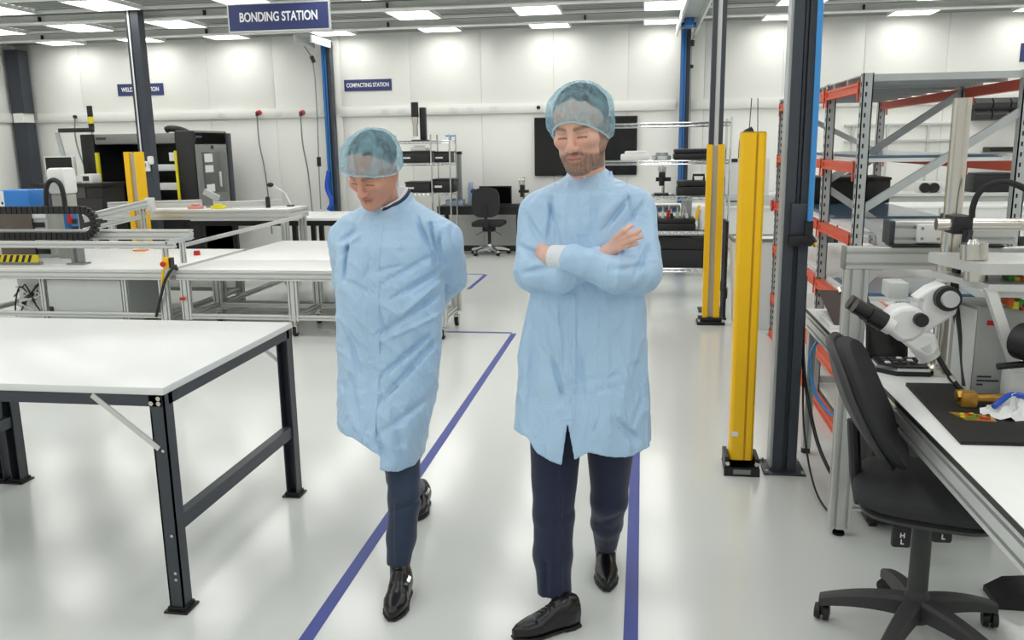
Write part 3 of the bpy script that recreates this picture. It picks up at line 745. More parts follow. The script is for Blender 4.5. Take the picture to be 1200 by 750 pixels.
part(t, 'exhaust_hose', MB().tube(spline([(mx(186), YM+.3, zt+.05), (mx(191), YM+.3, zt+.07), (mx(202), YM+.3, zt+.05), (mx(213), YM+.35, zt-.02)], 5), .05, 10), BLACK)
q = (mx(105), YM+.15)
tw = part(t, 'signal_tower', MB().cyl((q[0], q[1], zt), (q[0], q[1], zt+.08), .02, n=10), STEEL)
z = zt+.08
for c_, h in ((BLACK, .08), (YEL2, .1), (BLACK, .16)):
    part(tw, 'beacon', MB().cyl((q[0], q[1], z), (q[0], q[1], z+h), .04, n=12), c_); z += h
# control screen hung on an arm beside the machine
YH = 11.6
t = thing('control_screen', 'control screen hanging from a black arm left of the machine', 'screen', (PY(70, 200, YH)[0], YH+.1, 0))
q = PY(70, 190, YH); z1 = PY(84, 155, YH)[2]
part(t, 'arm', MB().box(PY(65, 153, YH)[0], PY(104, 153, YH)[0], YH+.05, YH+.14, z1, z1+.06, .008), BLACK)
part(t, 'drop_pole', MB().cyl((q.x, YH+.1, PY(70, 183, YH)[2]), (q.x-.06, YH+.1, z1), .035, n=10), GALV)
mb = MB(); fbox(mb, 52, 183, 86, 206, YH, .08, .01); hs = part(t, 'housing', mb, PALE)
mb = MB(); fbox(mb, 53.5, 184.5, 84, 201, YH-.006, .006); part(hs, 'display', mb, BLACKG)
mb = MB(); fbox(mb, 76, 203, 84, 206, YH-.006, .006); part(hs, 'keypad', mb, GREY)
part(t, 'stand', MB().box(q.x-.06, q.x+.06, YH+.02, YH+.08, .02, PY(70, 206, YH)[2]).box(q.x-.3, q.x+.3, YH-.1, YH+.2, 0, .02), LGREY)
YH = 10.92
t = thing('white_keypad_box', 'small white keypad box on the dark bench left of the machine', 'keypad', (PY(102, 210, YH)[0], YH+.1, PY(102, 215, YH)[2]))
mb = MB(); fbox(mb, 95, 204, 108, 215, YH, .2, .01); part(t, 'body', mb, PALE)
mb = MB(); fbox(mb, 97, 206.5, 104, 212, YH-.006, .006); part(t, 'keypad', mb, BLACK)
t = thing('tool_bench', 'dark tool bench with brown crates left of the machine', 'bench', (PY(95, 225, YH)[0], YH+.3, 0))
zz = PY(102, 215, YH)[2]
a, b = PY(40, 225, YH), PY(122, 225, YH)
part(t, 'worktop', MB().box(a.x, b.x, YH-.05, YH+.6, zz-.04, zz), BLACK)
part(t, 'body', MB().box(a.x+.05, b.x-.05, YH, YH+.55, .0, zz-.04), mat('dark_panel', '#2c2a2a', 0.5))
for x0, x1, m_ in ((79, 100, 'crate_brown'), (104, 120, None)):
    mb = MB(); fbox(mb, x0, 219, x1, 232, YH-.02, .02, .01); part(t, 'drawer_front', mb, mat('crate_brown', '#554b46', 0.6) if m_ else BLACK)
# slanted aluminium rails on the table line before the machine
def long_rail(p0, p1, w, h, label, name='profile_rail'):
    a, b = Vector(p0), Vector(p1); d = b-a; L = d.length
    mb = MB().prof('x', -L/2, L/2, 0, 0, w, h)
    R = d.to_track_quat('X', 'Z').to_matrix().to_4x4()
    mb.xform(Matrix.Translation((a+b)/2) @ R)
    return solo(name, mb, ALU, label, 'rail', 'aluminium rails lying on the tables')
long_rail((-6.55, 9.78, .985), (-5.55, 10.25, .985), .08, .09, 'aluminium rail lying at an angle before the yellow light curtain')
long_rail((-5.2, 9.9, .985), (-4.5, 10.28, .985), .06, .07, 'aluminium rail lying at an angle before the machine door')
t = thing('clamp_stand', 'small grey clamp stand on the rail table before the machine', 'clamp', (-5.3, 10.1, .94))
part(t, 'base', MB().box(-5.38, -5.22, 10.02, 10.18, .94, .96), ALUG)
part(t, 'post', MB().cyl((-5.3, 10.1, .96), (-5.3, 10.1, 1.08), .02, n=10), ALU)
part(t, 'jaw', MB().obox((-5.42, 10.1, 1.14), (-5.25, 10.1, 1.05), .07, .07), GALV)
for x_, m_, lab in ((-5.4, mat('red_white_part', '#d9968a', .5), 'pink striped parts tray on the rail table'), (-5.1, YEL2, 'small yellow part on the rail table')):
    solo('parts_tray', MB().box(x_-.1, x_+.06, 9.79, 9.9, .94, .975, .006).box(x_-.06, x_+.02, 9.81, 9.88, .975, 1.0, .004), m_, lab, 'tray')
solo('black_stop', MB().cyl((-4.55, 10.0, .94), (-4.55, 10.0, 1.06), .028, n=12).cyl((-4.55, 10.0, 1.06), (-4.55, 10.0, 1.075), .022, n=12), BLACK, 'short black cylinder standing on the rail table', 'stop')
t = thing('table_camera', 'small camera on a bent arm on the rail table', 'camera', (-4.35, 10.22, .94))
part(t, 'base', MB().cyl((-4.36, 10.24, .94), (-4.36, 10.24, .955), .05, n=14), BLACK)
part(t, 'arm', MB().tube([(-4.36, 10.24, .95), (-4.42, 10.24, 1.1), (-4.56, 10.2, 1.2)], .012, 8), ALU)
part(t, 'head', MB().ell((-4.59, 10.19, 1.21), (.045,.035,.03)), BLACK)

# ================================================================== wire shelf, desk and chair at the far wall
def wire_shelf(parent, x0, x1, y0, y1, z, n=14):
    mb = MB()
    for zz in (z, z-.035):
        for a, b in (((x0,y0),(x1,y0)), ((x0,y1),(x1,y1)), ((x0,y0),(x0,y1)), ((x1,y0),(x1,y1))):
            mb.cyl((*a, zz), (*b, zz), .005, n=6)
    for i in range(n): 
        x = x0+(x1-x0)*(i+.5)/n; mb.cyl((x, y0, z), (x, y1, z), .003, n=4)
    for i in range(2*n):
        x = x0+(x1-x0)*i/(2*n); s = (x1-x0)/(2*n)
        mb.cyl((x, y0, z if i % 2 else z-.035), (x+s, y0, z-.035 if i % 2 else z), .003, n=4)
    for i in range(3):
        y = y0+(y1-y0)*(i+1)/4; mb.cyl((x0, y, z-.006), (x1, y, z-.006), .004, n=4)
    return part(parent, 'wire_shelf', mb, CHROME)
YS = 12.5
xs = [PY(455, 180, YS)[0], PY(505, 180, YS)[0], PY(534, 180, YS+.42)[0]]
t = thing('wire_rack', 'chrome wire rack at the far wall behind the left man', 'rack', ((xs[0]+xs[2])/2, YS+.22, 0))
for x in (xs[0], xs[1], xs[2]):
    for y in (YS, YS+.42): part(t, 'upright', MB().cyl((x, y, .0), (x, y, 1.82), .013, n=10), CHROME)
for z in (1.73, 1.41, .97, .45): wire_shelf(t, xs[0], xs[2], YS, YS+.42, z)
def crate(px0, px1, z0, h, y0, d, label, m_=BLACK, lid=True, name='storage_box'):
    a, b = PY(px0, 190, y0)[0], PY(px1, 190, y0)[0]
    t = thing(name, label, 'box', ((a+b)/2, y0+d/2, z0), 'boxes on the wire rack')
    part(t, 'body', MB().box(a+.01, b-.01, y0+.01, y0+d-.01, z0, z0+h*.85, .008), m_)
    part(t, 'rim', MB().box(a, b, y0, y0+d, z0+h*.85, z0+h, .006), m_)
    part(t, 'front_label', MB().box(a+.03, a+.14, y0+.003, y0+.011, z0+h*.35, z0+h*.5), PALE)
crate(470, 504, 1.415, .17, YS+.02, .38, 'black box on the upper wire shelf nearest the left man')
crate(508, 528, 1.415, .16, YS+.05, .33, 'ribbed black box on the upper wire shelf by the end post')
crate(473, 503, .975, .16, YS+.02, .38, 'black crate on the lower wire shelf nearest the left man')
crate(506, 531, .975, .2, YS+.05, .33, 'taller black crate on the lower wire shelf by the end post')
x = PY(488, 170, YS)[0]
solo('white_device', MB().box(x-.12, x+.12, YS+.1, YS+.35, 1.585, 1.64, .01).box(x-.08, x+.06, YS+.14, YS+.3, 1.64, 1.67, .01), PALE, 'flat white device on top of the upper black box', 'device')
x = PY(487, 140, YS)[0]
t = thing('inspection_camera', 'black inspection camera column standing on top of the wire rack', 'camera', (x, YS+.2, 1.735))
part(t, 'base', MB().box(x-.1, x+.12, YS+.1, YS+.32, 1.735, 1.75), BLACK)
part(t, 'column', MB().box(x+.01, x+.1, YS+.18, YS+.28, 1.75, PY(490, 126, YS+.2)[2], .01), BLACK)
part(t, 'barrel', MB().cyl((x-.045, YS+.14, 1.8), (x-.045, YS+.14, 1.98), .035, n=14).cyl((x-.045, YS+.14, 1.98), (x-.045, YS+.14, 2.08), .045, n=14), STEEL)
part(t, 'head', MB().cyl((x-.045, YS+.14, 2.08), (x-.045, YS+.14, PY(483, 120, YS+.14)[2]), .055, n=14), BLACK)
x = PY(522, 157, YS)[0]
t = thing('blue_bottle_cap', 'tiny blue tap fitting on top of the wire rack', 'fitting', (x, YS+.3, 1.735))
part(t, 'stem', MB().cyl((x, YS+.3, 1.735), (x, YS+.3, 1.79), .02, n=10), SKYTUBE); part(t, 'handle', MB().box(x-.07, x+.07, YS+.285, YS+.315, 1.79, 1.81, .004), SKYTUBE)
# desk
YD = 12.98; dz = .735
xa, xb = PY(512, 250, YD)[0], PY(700, 250, YD)[0]
t = thing('far_desk', 'long black topped desk against the far wall', 'desk', ((xa+xb)/2, YD+.3, 0))
part(t, 'desktop', MB().box(xa, xb, YD, YD+.6, dz-.03, dz, .004), BLACK)
part(t, 'front_beam', MB().box(xa, xb, YD+.02, YD+.06, dz-.13, dz-.03), BLACK)
part(t, 'foot_beam', MB().box(xa, xb, YD+.2, YD+.3, .02, .1), BLACK)
for x in (xa+.1, (xa+xb)/2, xb-.1): part(t, 'leg', MB().box(x-.03, x+.03, YD+.22, YD+.28, 0, dz-.03), BLACK)
mb = MB(); fbox(mb, 561.5, 218, 599.5, 241, YD+.3, .03, .006)
zb = PY(580, 241, YD+.3)[2]
t = thing('desk_monitor', 'black computer monitor on the far desk behind the swivel chair', 'monitor', (PY(580, 240, YD+.3)[0], YD+.32, dz))
part(t, 'panel', mb, BLACK)
mb = MB(); fbox(mb, 562.5, 219, 598.5, 239.5, YD+.296, .004); part(t, 'display', mb, BLACKG)
x = PY(580, 240, YD+.3)[0]
part(t, 'stand', MB().box(x-.12, x+.12, YD+.25, YD+.42, dz, dz+.012, .004).box(x-.03, x+.03, YD+.33, YD+.36, dz+.012, zb+.1), BLACK)
x = PY(592, 243, YD)[0]
solo('desk_keyboard', MB().box(x-.2, x+.2, YD+.06, YD+.2, dz, dz+.02, .005).box(x-.19, x+.19, YD+.07, YD+.19, dz+.02, dz+.028, .003), BLACK, 'black keyboard on the far desk before the monitor', 'keyboard')
def bench_scope(x, y, z, h, label, m1=STEEL):
    t = thing('bench_microscope', label, 'microscope', (x, y, z))
    part(t, 'base', MB().box(x-.08, x+.08, y-.1, y+.1, z, z+.02, .006), BLACK)
    part(t, 'pillar', MB().cyl((x+.02, y+.06, z+.02), (x+.02, y+.06, z+h), .016, n=10), m1)
    part(t, 'head', MB().box(x-.03, x+.04, y-.06, y+.07, z+h*.55, z+h*.75, .012).cyl((x, y-.03, z+h*.3), (x, y-.03, z+h*.55), .028, n=12), BLACK)
    part(t, 'eyepiece', MB().cyl((x-.02, y-.03, z+h*.75), (x-.03, y-.1, z+h*.95), .018, n=10).cyl((x+.03, y-.03, z+h*.75), (x+.03, y-.1, z+h*.95), .018, n=10), PALE)
    part(t, 'focus_knob', MB().cyl((x-.06, y+.04, z+h*.5), (x+.1, y+.04, z+h*.5), .022, n=12), BLACK)
bench_scope(PY(612, 230, YD+.25)[0], YD+.25, dz, .42, 'small microscope on the far desk left of the right man')
x = PY(551.5, 230, YD+.2)[0]
t = thing('gauge_stand', 'pale blue gauge stand on the far desk beside the monitor', 'gauge', (x, YD+.2, dz))
part(t, 'base', MB().box(x-.08, x+.08, YD+.1, YD+.3, dz, dz+.03, .006), GREY)
part(t, 'column', MB().box(x-.04, x+.03, YD+.2, YD+.27, dz+.03, dz+.36, .01), mat('pale_blue_metal', '#9fb4d0', .4, .3))
part(t, 'dial', MB().cyl((x+.05, YD+.16, dz+.22), (x+.05, YD+.22, dz+.22), .04, n=16), NAVYD)
x = PY(536.5, 210, YD)[0]
t = thing('height_column', 'tall grey measuring column at the end of the far desk', 'measuring column', (x, YD+.12, dz))
part(t, 'base', MB().box(x-.07, x+.07, YD+.04, YD+.2, dz, dz+.06, .006), GREY)
part(t, 'column', MB().box(x-.035, x+.035, YD+.09, YD+.15, dz+.06, PY(536, 181, YD+.1)[2], .006), ALUG)
part(t, 'cap', MB().box(x-.045, x+.045, YD+.08, YD+.16, PY(536, 181, YD+.1)[2], PY(536, 179, YD+.1)[2]+.02, .006), BLACK)
for i, px in enumerate((525, 532, 539)):
    x = PY(px, 243, YD)[0]
    t = thing('component_drawer', 'small blue grey drawer unit on the far desk, %s from the left' % ORD[i], 'drawer unit', (x, YD+.15, dz), 'small drawer units on the far desk')
    part(t, 'body', MB().box(x-.045, x+.045, YD+.03, YD+.2, dz, dz+.1+.02*(i == 1), .004), mat('blue_grey', '#7d8aa6', .5))
    part(t, 'drawer', MB().box(x-.038, x+.038, YD+.024, YD+.03, dz+.01, dz+.085, .003), mat('blue_grey_light', '#a9b3c8', .4))
# swivel chair used twice in shape: far one with a chrome base
def star_base(t, x, y, m_, r, a0, zhub, cast_r, arm_z0, arm_z1, hub_r=.045):
    part(t, 'hub', MB().lathe([(hub_r*.6, zhub-.06), (hub_r, zhub-.05), (hub_r, zhub+.02), (hub_r*.7, zhub+.06)], (x, y, 0), 18), m_)
    for k in range(5):
        a = a0+k*2*math.pi/5; c, s = math.cos(a), math.sin(a)
        pts = []; n = 8
        poly_t, poly_b = [], []
        mb = MB(); prev = None; vs = []
        for i in range(n+1):
            u = i/n; rad = hub_r*.4+(r-hub_r*.4)*u
            zt_ = arm_z1+(arm_z0-arm_z1)*u**2; hh = .055-.028*u; ww = .030-.008*u
            cx, cy = x+c*rad, y+s*rad
            for (dw, dz_) in ((-1,-1),(1,-1),(1,0),(.7,.25),(-.7,.25),(-1,0)):
                vs.append((cx-s*ww*dw, cy+c*ww*dw, zt_+dz_*hh))
        m6 = 6
        fs = [(i*m6+k2, i*m6+(k2+1)%m6, (i+1)*m6+(k2+1)%m6, (i+1)*m6+k2) for i in range(n) for k2 in range(m6)]
        mb.add(vs, fs+[tuple(range(m6-1,-1,-1)), tuple(range(n*m6, n*m6+m6))])
        arm = part(t, 'base_arm', mb, m_)
        ex, ey = x+c*(r-.012), y+s*(r-.012); R = cast_r
        ca = a+.6+k*.9; dxn, dyn = math.cos(ca), math.sin(ca)
        wh = MB()
        for sd in (-1, 1): wh.cyl((ex-dyn*.006*sd, ey+dxn*.006*sd, R), (ex-dyn*.024*sd, ey+dxn*.024*sd, R), R, R*.86, n=18)
        part(arm, 'castor', wh, BLACK)
        part(arm, 'castor_hood', MB().cyl((ex, ey, R), (ex, ey, arm_z0-.02), .011, n=10).cyl((ex-dyn*.026, ey+dxn*.026, R), (ex+dyn*.026, ey-dxn*.026, R), .012, n=10).ell((ex+dxn*-.008, ey+dyn*-.008, R+.006), (R*.7, R*.7, R*.82), 12, 8), BLACK)
q = G(574, 298)
t = thing('swivel_chair', 'black swivel chair with a chrome star base at the far desk', 'chair', (q.x, q.y, 0), 'swivel chairs')
star_base(t, q.x, q.y, CHROME, .31, .3, .1, .03, .075, .12)
part(t, 'column', MB().cyl((q.x, q.y, .1), (q.x, q.y, .44), .025, n=12), BLACK)
part(t, 'seat', MB().box(q.x-.24, q.x+.24, q.y-.23, q.y+.23, .44, .52, .035), CHARC)
part(t, 'mechanism', MB().box(q.x-.09, q.x+.09, q.y-.12, q.y+.1, .36, .44, .02), BLACK)
def cb(u, v):
    x = (u-.5)*.42; z = .6+v*.42
    s = 1-.25*max(0, (abs(v-.45)-.3))*2
    return (q.x+x*s, q.y-.23-.03*math.cos((u-.5)*2.4), z)
part(t, 'backrest', MB().prism([(q.x+.21*math.copysign(abs(math.cos(a))**.6, math.cos(a)), .81+.22*math.copysign(abs(math.sin(a))**.6, math.sin(a))) for a in np.linspace(0, 2*math.pi, 28, endpoint=False)], q.y-.29, q.y-.23, 'y'), CHARC)
part(t, 'back_support', MB().obox((q.x, q.y-.05, .4), (q.x, q.y-.28, .45), .05, .02).obox((q.x, q.y-.3, .44), (q.x, q.y-.3, .8), .05, .02, (0,1,0)), BLACK)
for s in (-1, 1): part(t, 'lever', MB().cyl((q.x+.05*s, q.y, .38), (q.x+.2*s, q.y-.05, .3), .008, n=8), ALUG)
# television on the far wall
t = thing('television', 'wide black television on the far wall behind the right man', 'television', (-.88, RY1-.04, 1.17))
part(t, 'panel', MB().box(-1.68, -.09, RY1-.075, RY1-.015, 1.17, 2.065, .008), BLACK)
part(t, 'screen', MB().box(-1.665, -.105, RY1-.078, RY1-.075, 1.185, 2.05), BLACKG)
part(t, 'wall_mount', MB().box(-1.2, -.5, RY1-.016, RY1, 1.4, 1.8), BLACK)

# ================================================================== wire trolley right of the right man
X0, X1, Y0, Y1 = -.55, .9, 9.25, 9.75
t = thing('wire_trolley', 'chrome wire trolley behind the slim yellow light curtain', 'trolley', (.17, 9.5, 0))
for x in (X0, X1):
    for y in (Y0, Y1):
        u = part(t, 'upright', MB().cyl((x, y, .12), (x, y, 1.9), .0125, n=10), CHROME)
        part(u, 'castor', MB().lathe([(.015,-.014),(.055,-.014),(.06,-.006),(.06,.006),(.055,.014),(.015,.014)], (x, y, .06), 18, 'x'), BLACKM)
        part(u, 'castor_fork', MB().box(x-.022, x-.016, y-.03, y+.03, .05, .125).box(x+.016, x+.022, y-.03, y+.03, .05, .125).box(x-.022, x+.022, y-.03, y+.03, .118, .13), STEEL)
LV = [1.86, 1.47, 1.1, .73, .33]
for z in LV: wire_shelf(t, X0, X1, Y0, Y1, z-.006, 20)
def case(px0, py0, px1, py1, Y, d, zb, name, label, m_=BLACK, handle=False, cat='case'):
    a, b = PY(px0, py1, Y)[0], PY(px1, py1, Y)[0]; h = PY((px0+px1)/2, py0, Y)[2]-PY((px0+px1)/2, py1, Y)[2]
    t = thing(name, label, cat, ((a+b)/2, Y+d/2, zb), 'cases on the wire trolley')
    part(t, 'body', MB().box(a, b, Y, Y+d, zb, zb+h*.6, .012), m_)
    part(t, 'lid', MB().box(a+.004, b-.004, Y+.004, Y+d-.004, zb+h*.62, zb+h, .012), m_)
    if handle: part(t, 'handle', MB().tube([(b-.14, Y+.06, zb+h), (b-.14, Y+.06, zb+h+.06), (b-.03, Y+.06, zb+h+.06), (b-.03, Y+.06, zb+h)], .014, 8), BLACK)
    return a, b, h
case(790, 174, 834, 187, Y0+.03, .4, LV[1], 'equipment_case', 'long black case on the upper shelf of the wire trolley', BLACK)
case(793, 217, 828, 234, Y0+.05, .3, LV[2], 'tool_case', 'black tool case with a handle on the middle trolley shelf', BLACK, True)
case(763, 287, 834, 322, Y0+.02, .42, LV[4], 'soft_bag', 'big black bag on the bottom shelf of the wire trolley', CHARC)
a, b, h = case(766, 268, 815, 282, Y0+.02, .35, LV[3], 'parts_bin', 'black parts tray full of small tools on the trolley', BLACK)
rnd = random.Random(5)
for i in range(7):
    x = a+.04+(b-a-.08)*i/7; m_ = (STEEL, PALE, RED, BLACK, LGREY, STEEL, OFFW)[i]
    z = LV[3]+h
    t = thing('hand_tool', 'small tool standing in the black parts tray, %s from the left' % ORD[i], 'tool', (x, Y0+.1, z), 'tools in the black parts tray')
    part(t, 'grip', MB().cyl((x, Y0+.1, z), (x+.012*(i % 3-1), Y0+.09, z+.05+.02*(i % 3)), .018, n=10), m_)
    part(t, 'tip', MB().cyl((x+.012*(i % 3-1), Y0+.09, z+.05+.02*(i % 3)), (x+.018*(i % 3-1), Y0+.088, z+.1+.02*(i % 3)), .007, n=8), STEEL)
x = PY(804, 258, Y0+.25)[0]; z = LV[3]+h
solo('clear_jar', MB().lathe([(.0,0),(.055,0),(.058,.01),(.058,.17),(.05,.19),(.05,.21),(.0,.21)], (x, Y0+.25, z), 20), mat('frosted_jar', '#c9cfd0', .25, trans=.3), 'tall frosted jar behind the black parts tray', 'jar')
x = PY(821, 262, Y0+.1)[0]
t = thing('paper_rolls', 'pair of upright paper rolls beside the black parts tray', 'rolls', (x, Y0+.15, LV[3]))
part(t, 'white_roll', MB().cyl((x+.02, Y0+.15, LV[3]), (x+.02, Y0+.15, LV[3]+.22), .045, n=16), OFFW)
part(t, 'yellow_card', MB().obox((x-.05, Y0+.1, LV[3]+.1), (x-.02, Y0+.1, LV[3]+.26), .03, .004, (0,1,0)), YELLOW)
bench_scope(PY(775, 220, Y0+.2)[0], Y0+.2, LV[2], .33, 'small microscope on the middle shelf of the wire trolley')
for i, (px, w_, h_, m_) in enumerate(((744, .3, .07, OFFW), (775, .2, .05, CLEAR))):
    x = PY(px, 185, Y0+.2)[0]
    mb = MB().box(x-w_/2, x+w_/2, Y0+.08, Y0+.4, LV[1], LV[1]+h_, .015).box(x-w_/2+.04, x+w_/2-.03, Y0+.12, Y0+.36, LV[1]+h_, LV[1]+h_+.03, .012)
    solo('plastic_tray', mb, m_, ('crumpled white plastic tray on the upper trolley shelf', 'clear plastic tray next to the long black case')[i], 'tray')
x = PY(785, 243, Y0+.1)[0]
t = thing('cable_tester', 'flat dark tester with blue knobs under the tool case', 'tester', (x, Y0+.3, LV[3]+.0))
mb = MB().box(x-.15, x+.13, Y1-.02+.08, Y1+.22, .88, .96, .01)
part(t, 'body', mb, GREY)
for i in range(3): part(t, 'knob', MB().cyl((x-.1+.08*i, Y1+.06, .92), (x-.1+.08*i, Y1+.04, .92), .02, n=10), BLUEP)
t.location = (x, Y1+.14, .88)
for ch in t.children: ch.location = Vector((0,0,0))-(Vector((x, Y1+.14, .88))-Vector((x, Y0+.3, LV[3])))
# white counter beyond the trolley
CX0, CX1, CY0, CY1, CZ = .05, 4.6, 10.7, 11.4, .88
t = thing('white_counter', 'long white counter beyond the wire trolley', 'counter', (2.3, 11.05, 0))
part(t, 'worktop', MB().box(CX0, CX1, CY0, CY1, CZ-.03, CZ, .004), WHITE)
for i in range(4):
    w_ = (CX1-CX0)/4
    part(t, 'front_panel', MB().box(CX0+.01+w_*i, CX0+w_*(i+1)-.01, CY0+.02, CY0+.04, .52, CZ-.03), WHITE)
part(t, 'back_shelf', MB().box(CX0, CX1, CY1-.3, CY1, .3, .33), PALE)
for i in range(5):
    x = CX0+.05+(CX1-CX0-.1)*i/4; part(t, 'leg', MB().box(x-.025, x+.025, CY0+.06, CY1-.06, 0, CZ-.03), BLACK)
YC = CY0+.1
t = thing('bench_instrument', 'pale grey bench instrument between the two yellow light curtains', 'instrument', (PY(880, 230, YC)[0], YC+.2, CZ))
a, b = PY(852, 215, YC)[0], PY(872, 215, YC)[0]
part(t, 'cabinet', MB().box(a, b+.3, YC+.05, YC+.4, PY(860, 228, YC)[2], PY(860, 186, YC)[2], .01), PALE)
part(t, 'base', MB().box(a-.1, b+.35, YC, YC+.45, CZ, CZ+.12, .008), LGREY)
part(t, 'deck', MB().box(a-.05, b+.3, YC+.03, YC+.42, CZ+.12, PY(860, 228, YC)[2], .008), PALE)
part(t, 'display', MB().box(a+.02, a+.12, YC+.04, YC+.05, PY(860, 190, YC)[2], PY(860, 187, YC)[2]+.01), BLACK)
part(t, 'slot', MB().box(a, b, YC-.006, YC, CZ+.05, CZ+.065), BLACK)
part(t, 'hose', MB().tube(spline([(b-.03, YC+.2, PY(860, 186, YC)[2]), (b-.01, YC+.2, 1.72), (b+.1, YC+.2, 1.8)], 5), .035, 8), BLACK)
# white waste bin with a grey rim
a, b = .80, 1.27; y0, y1, zt = 7.66, 8.06, .84
t = thing('waste_bin', 'tall white waste bin with a grey rim between yellow light curtains', 'bin', ((a+b)/2, (y0+y1)/2, 0))
vs = []
for z, s in ((0, .05), (.01, .045), (zt-.04, 0.0), (zt-.04, 0.0)):
    vs += [(a+s, y0+s, z), (b-s, y0+s, z), (b-s, y1-s, z), (a+s, y1-s, z)]
mb = MB().add(vs[:12], [(3,2,1,0)]+[(4*i+k, 4*i+(k+1)%4, 4*i+4+(k+1)%4, 4*i+4+k) for i in range(2) for k in range(4)])
part(t, 'body', mb, OFFW)
part(t, 'rim', MB().box(a-.012, b+.012, y0-.012, y0+.02, zt-.05, zt-.02, .006).box(a-.012, b+.012, y1-.02, y1+.012, zt-.05, zt-.02, .006).box(a-.012, a+.02, y0, y1, zt-.05, zt-.02, .006).box(b-.02, b+.012, y0, y1, zt-.05, zt-.02, .006), ALUG)
part(t, 'liner', MB().box(a+.015, b-.015, y0+.015, y1-.015, zt-.06, zt-.035), OFFW)
# dark upright panel behind the slim curtain
t = thing('floor_screen', 'narrow black screen standing behind the slim light curtain', 'screen', (.79, 8.2, 0))
part(t, 'board', MB().box(.772, .796, 8.12, 8.42, .02, .93), BLACK); part(t, 'foot', MB().box(.765, .803, 8.1, 8.44, 0, .02), BLACK)

t = thing('conveyor_rail', 'raised aluminium conveyor rail on legs before the left light curtain', 'rail', (-5.6, 8.95, 0))
a, b = PY(98, 256, 8.75), PY(174, 238, 9.1)
def slope_prof(p0, p1, w, h):
    d_ = p1-p0; L = d_.length; mb = MB().prof('x', -L/2, L/2, 0, 0, w, h)
    return mb.xform(Matrix.Translation((p0+p1)/2) @ d_.to_track_quat('X', 'Z').to_matrix().to_4x4())
part(t, 'rail', slope_prof(a, b, .09, .09), ALU)
a2, b2 = PY(98, 270, 8.75), PY(172, 252, 9.1)
part(t, 'lower_rail', slope_prof(a2, b2, .05, .05), ALU)
for q in (a.lerp(b, .15), a.lerp(b, .9)): part(t, 'leg', MB().prof('z', .02, q.z-.05, q.x, q.y, .045, .045), ALU)
for q in (a.lerp(b, .15), a.lerp(b, .9)): part(t, 'foot', MB().cyl((q.x, q.y, 0), (q.x, q.y, .02), .03, n=12), BLACK)
part(t, 'bracket', MB().box(b.x-.02, b.x+.06, b.y-.04, b.y+.04, b.z-.09, b.z+.06, .005), PALE)
# ================================================================== pallet rack on the right
RXA, RXB = 1.11, 1.93
RF = [4.74, 5.6, 7.45]
RL = [1.945, 1.535, 1.15, .79, .37, .06]
t = thing('pallet_rack', 'galvanised pallet rack with orange beams beside the dark post', 'rack', ((RXA+RXB)/2, 6.0, 0))
HOLE = mat('hole_shadow_black', '#15171a', 0.8)
for yi, y in enumerate(RF):
    for xi, x in enumerate((RXA, RXB)):
        u = part(t, 'upright', MB().box(x, x+.052 if xi == 0 else x-.052, y, y+.006, .01, 1.985).box(x, x+.006*(1-2*xi), y, y+.055, .01, 1.985).box(x+.046*(1-2*xi), x+.052*(1-2*xi), y, y+.055, .01, 1.985), GALV)
        mb = MB()
        for k in range(36):
            z = .1+k*.052; xx = x+.026*(1-2*xi)
            mb.box(xx-.012, xx-.004, y-.0015, y+.0005, z, z+.022)
            mb.box(x-.0015*(1-2*xi), x+.0005*(1-2*xi), y+.02, y+.032, z, z+.022)
        part(u, 'slot_row', mb, HOLE, kind='stuff')
        part(u, 'foot_plate', MB().box(x-.02, x+.07, y-.02, y+.08, 0, .01) if xi == 0 else MB().box(x-.07, x+.02, y-.02, y+.08, 0, .01), GALV)
    for (a, za, b, zb) in (((RXA+.03, 1.28, RXB-.03, 1.79), (RXA+.03, 1.24, RXB-.03, .76), (RXB-.03, .72, RXA+.03, .22)),
                           ((RXB-.03, 1.93, RXA+.03, 1.4), (RXA+.03, 1.36, RXB-.03, .85), (RXB-.03, .81, RXA+.03, .3)),
                           ((RXA+.03, 1.93, RXB-.03, 1.55), (RXB-.03, 1.51, RXA+.03, 1.0), (RXA+.03, .96, RXB-.03, .45)))[yi]:
        part(t, 'diagonal_brace', MB().obox((a, y+.03, za), (b, y+.03, zb), .03, .04), GALV)
    part(t, 'cross_brace', MB().obox((RXA+.03, y+.03, .12), (RXB-.03, y+.03, .12), .03, .04), GALV)
for z in RL:
    for x, s in ((RXA, -1), (RXB, 1)):
        for y0, y1 in ((RF[0]+.055, RF[1]), (RF[1]+.055, RF[2])):
            xf = x-.004 if s < 0 else x+.004
            # beam with a recessed web on its outer face
            part(t, 'beam', MB().box(xf, xf-s*.04, y0, y1, z-.055, z-.002).box(xf+s*.006, xf, y0, y1, z-.016, z-.002).box(xf+s*.006, xf, y0, y1, z-.055, z-.041), ORANGE)
            for yb in (y0, y1): part(t, 'beam_connector', MB().box(xf+s*.008, xf, yb-.018 if yb == y1 else yb, yb if yb == y1 else yb+.018, z-.1, z+.008), ORANGE)
for i, z in enumerate(RL):
    m_ = GALV if i == 0 else mat('shelf_board_white', '#e2e4e2', 0.5, var=.02)
    if i == 0:
        n = 8
        for k in range(n):
            y0 = RF[0]+.02+(RF[2]-RF[0])*k/n; y1 = RF[0]+.02+(RF[2]-RF[0])*(k+1)/n-.004
            part(t, 'deck_plank', MB().prism([(y0, z), (y0, z+.035), (y1, z+.035), (y1, z), (y1-.01, z), (y1-.01, z+.028), (y0+.01, z+.028), (y0+.01, z)], RXA-.0, RXB, 'x'), m_)
    else:
        part(t, 'shelf_board', MB().box(RXA+.055, RXB-.055, RF[0]+.06, RF[2]-.0, z, z+.018), m_)
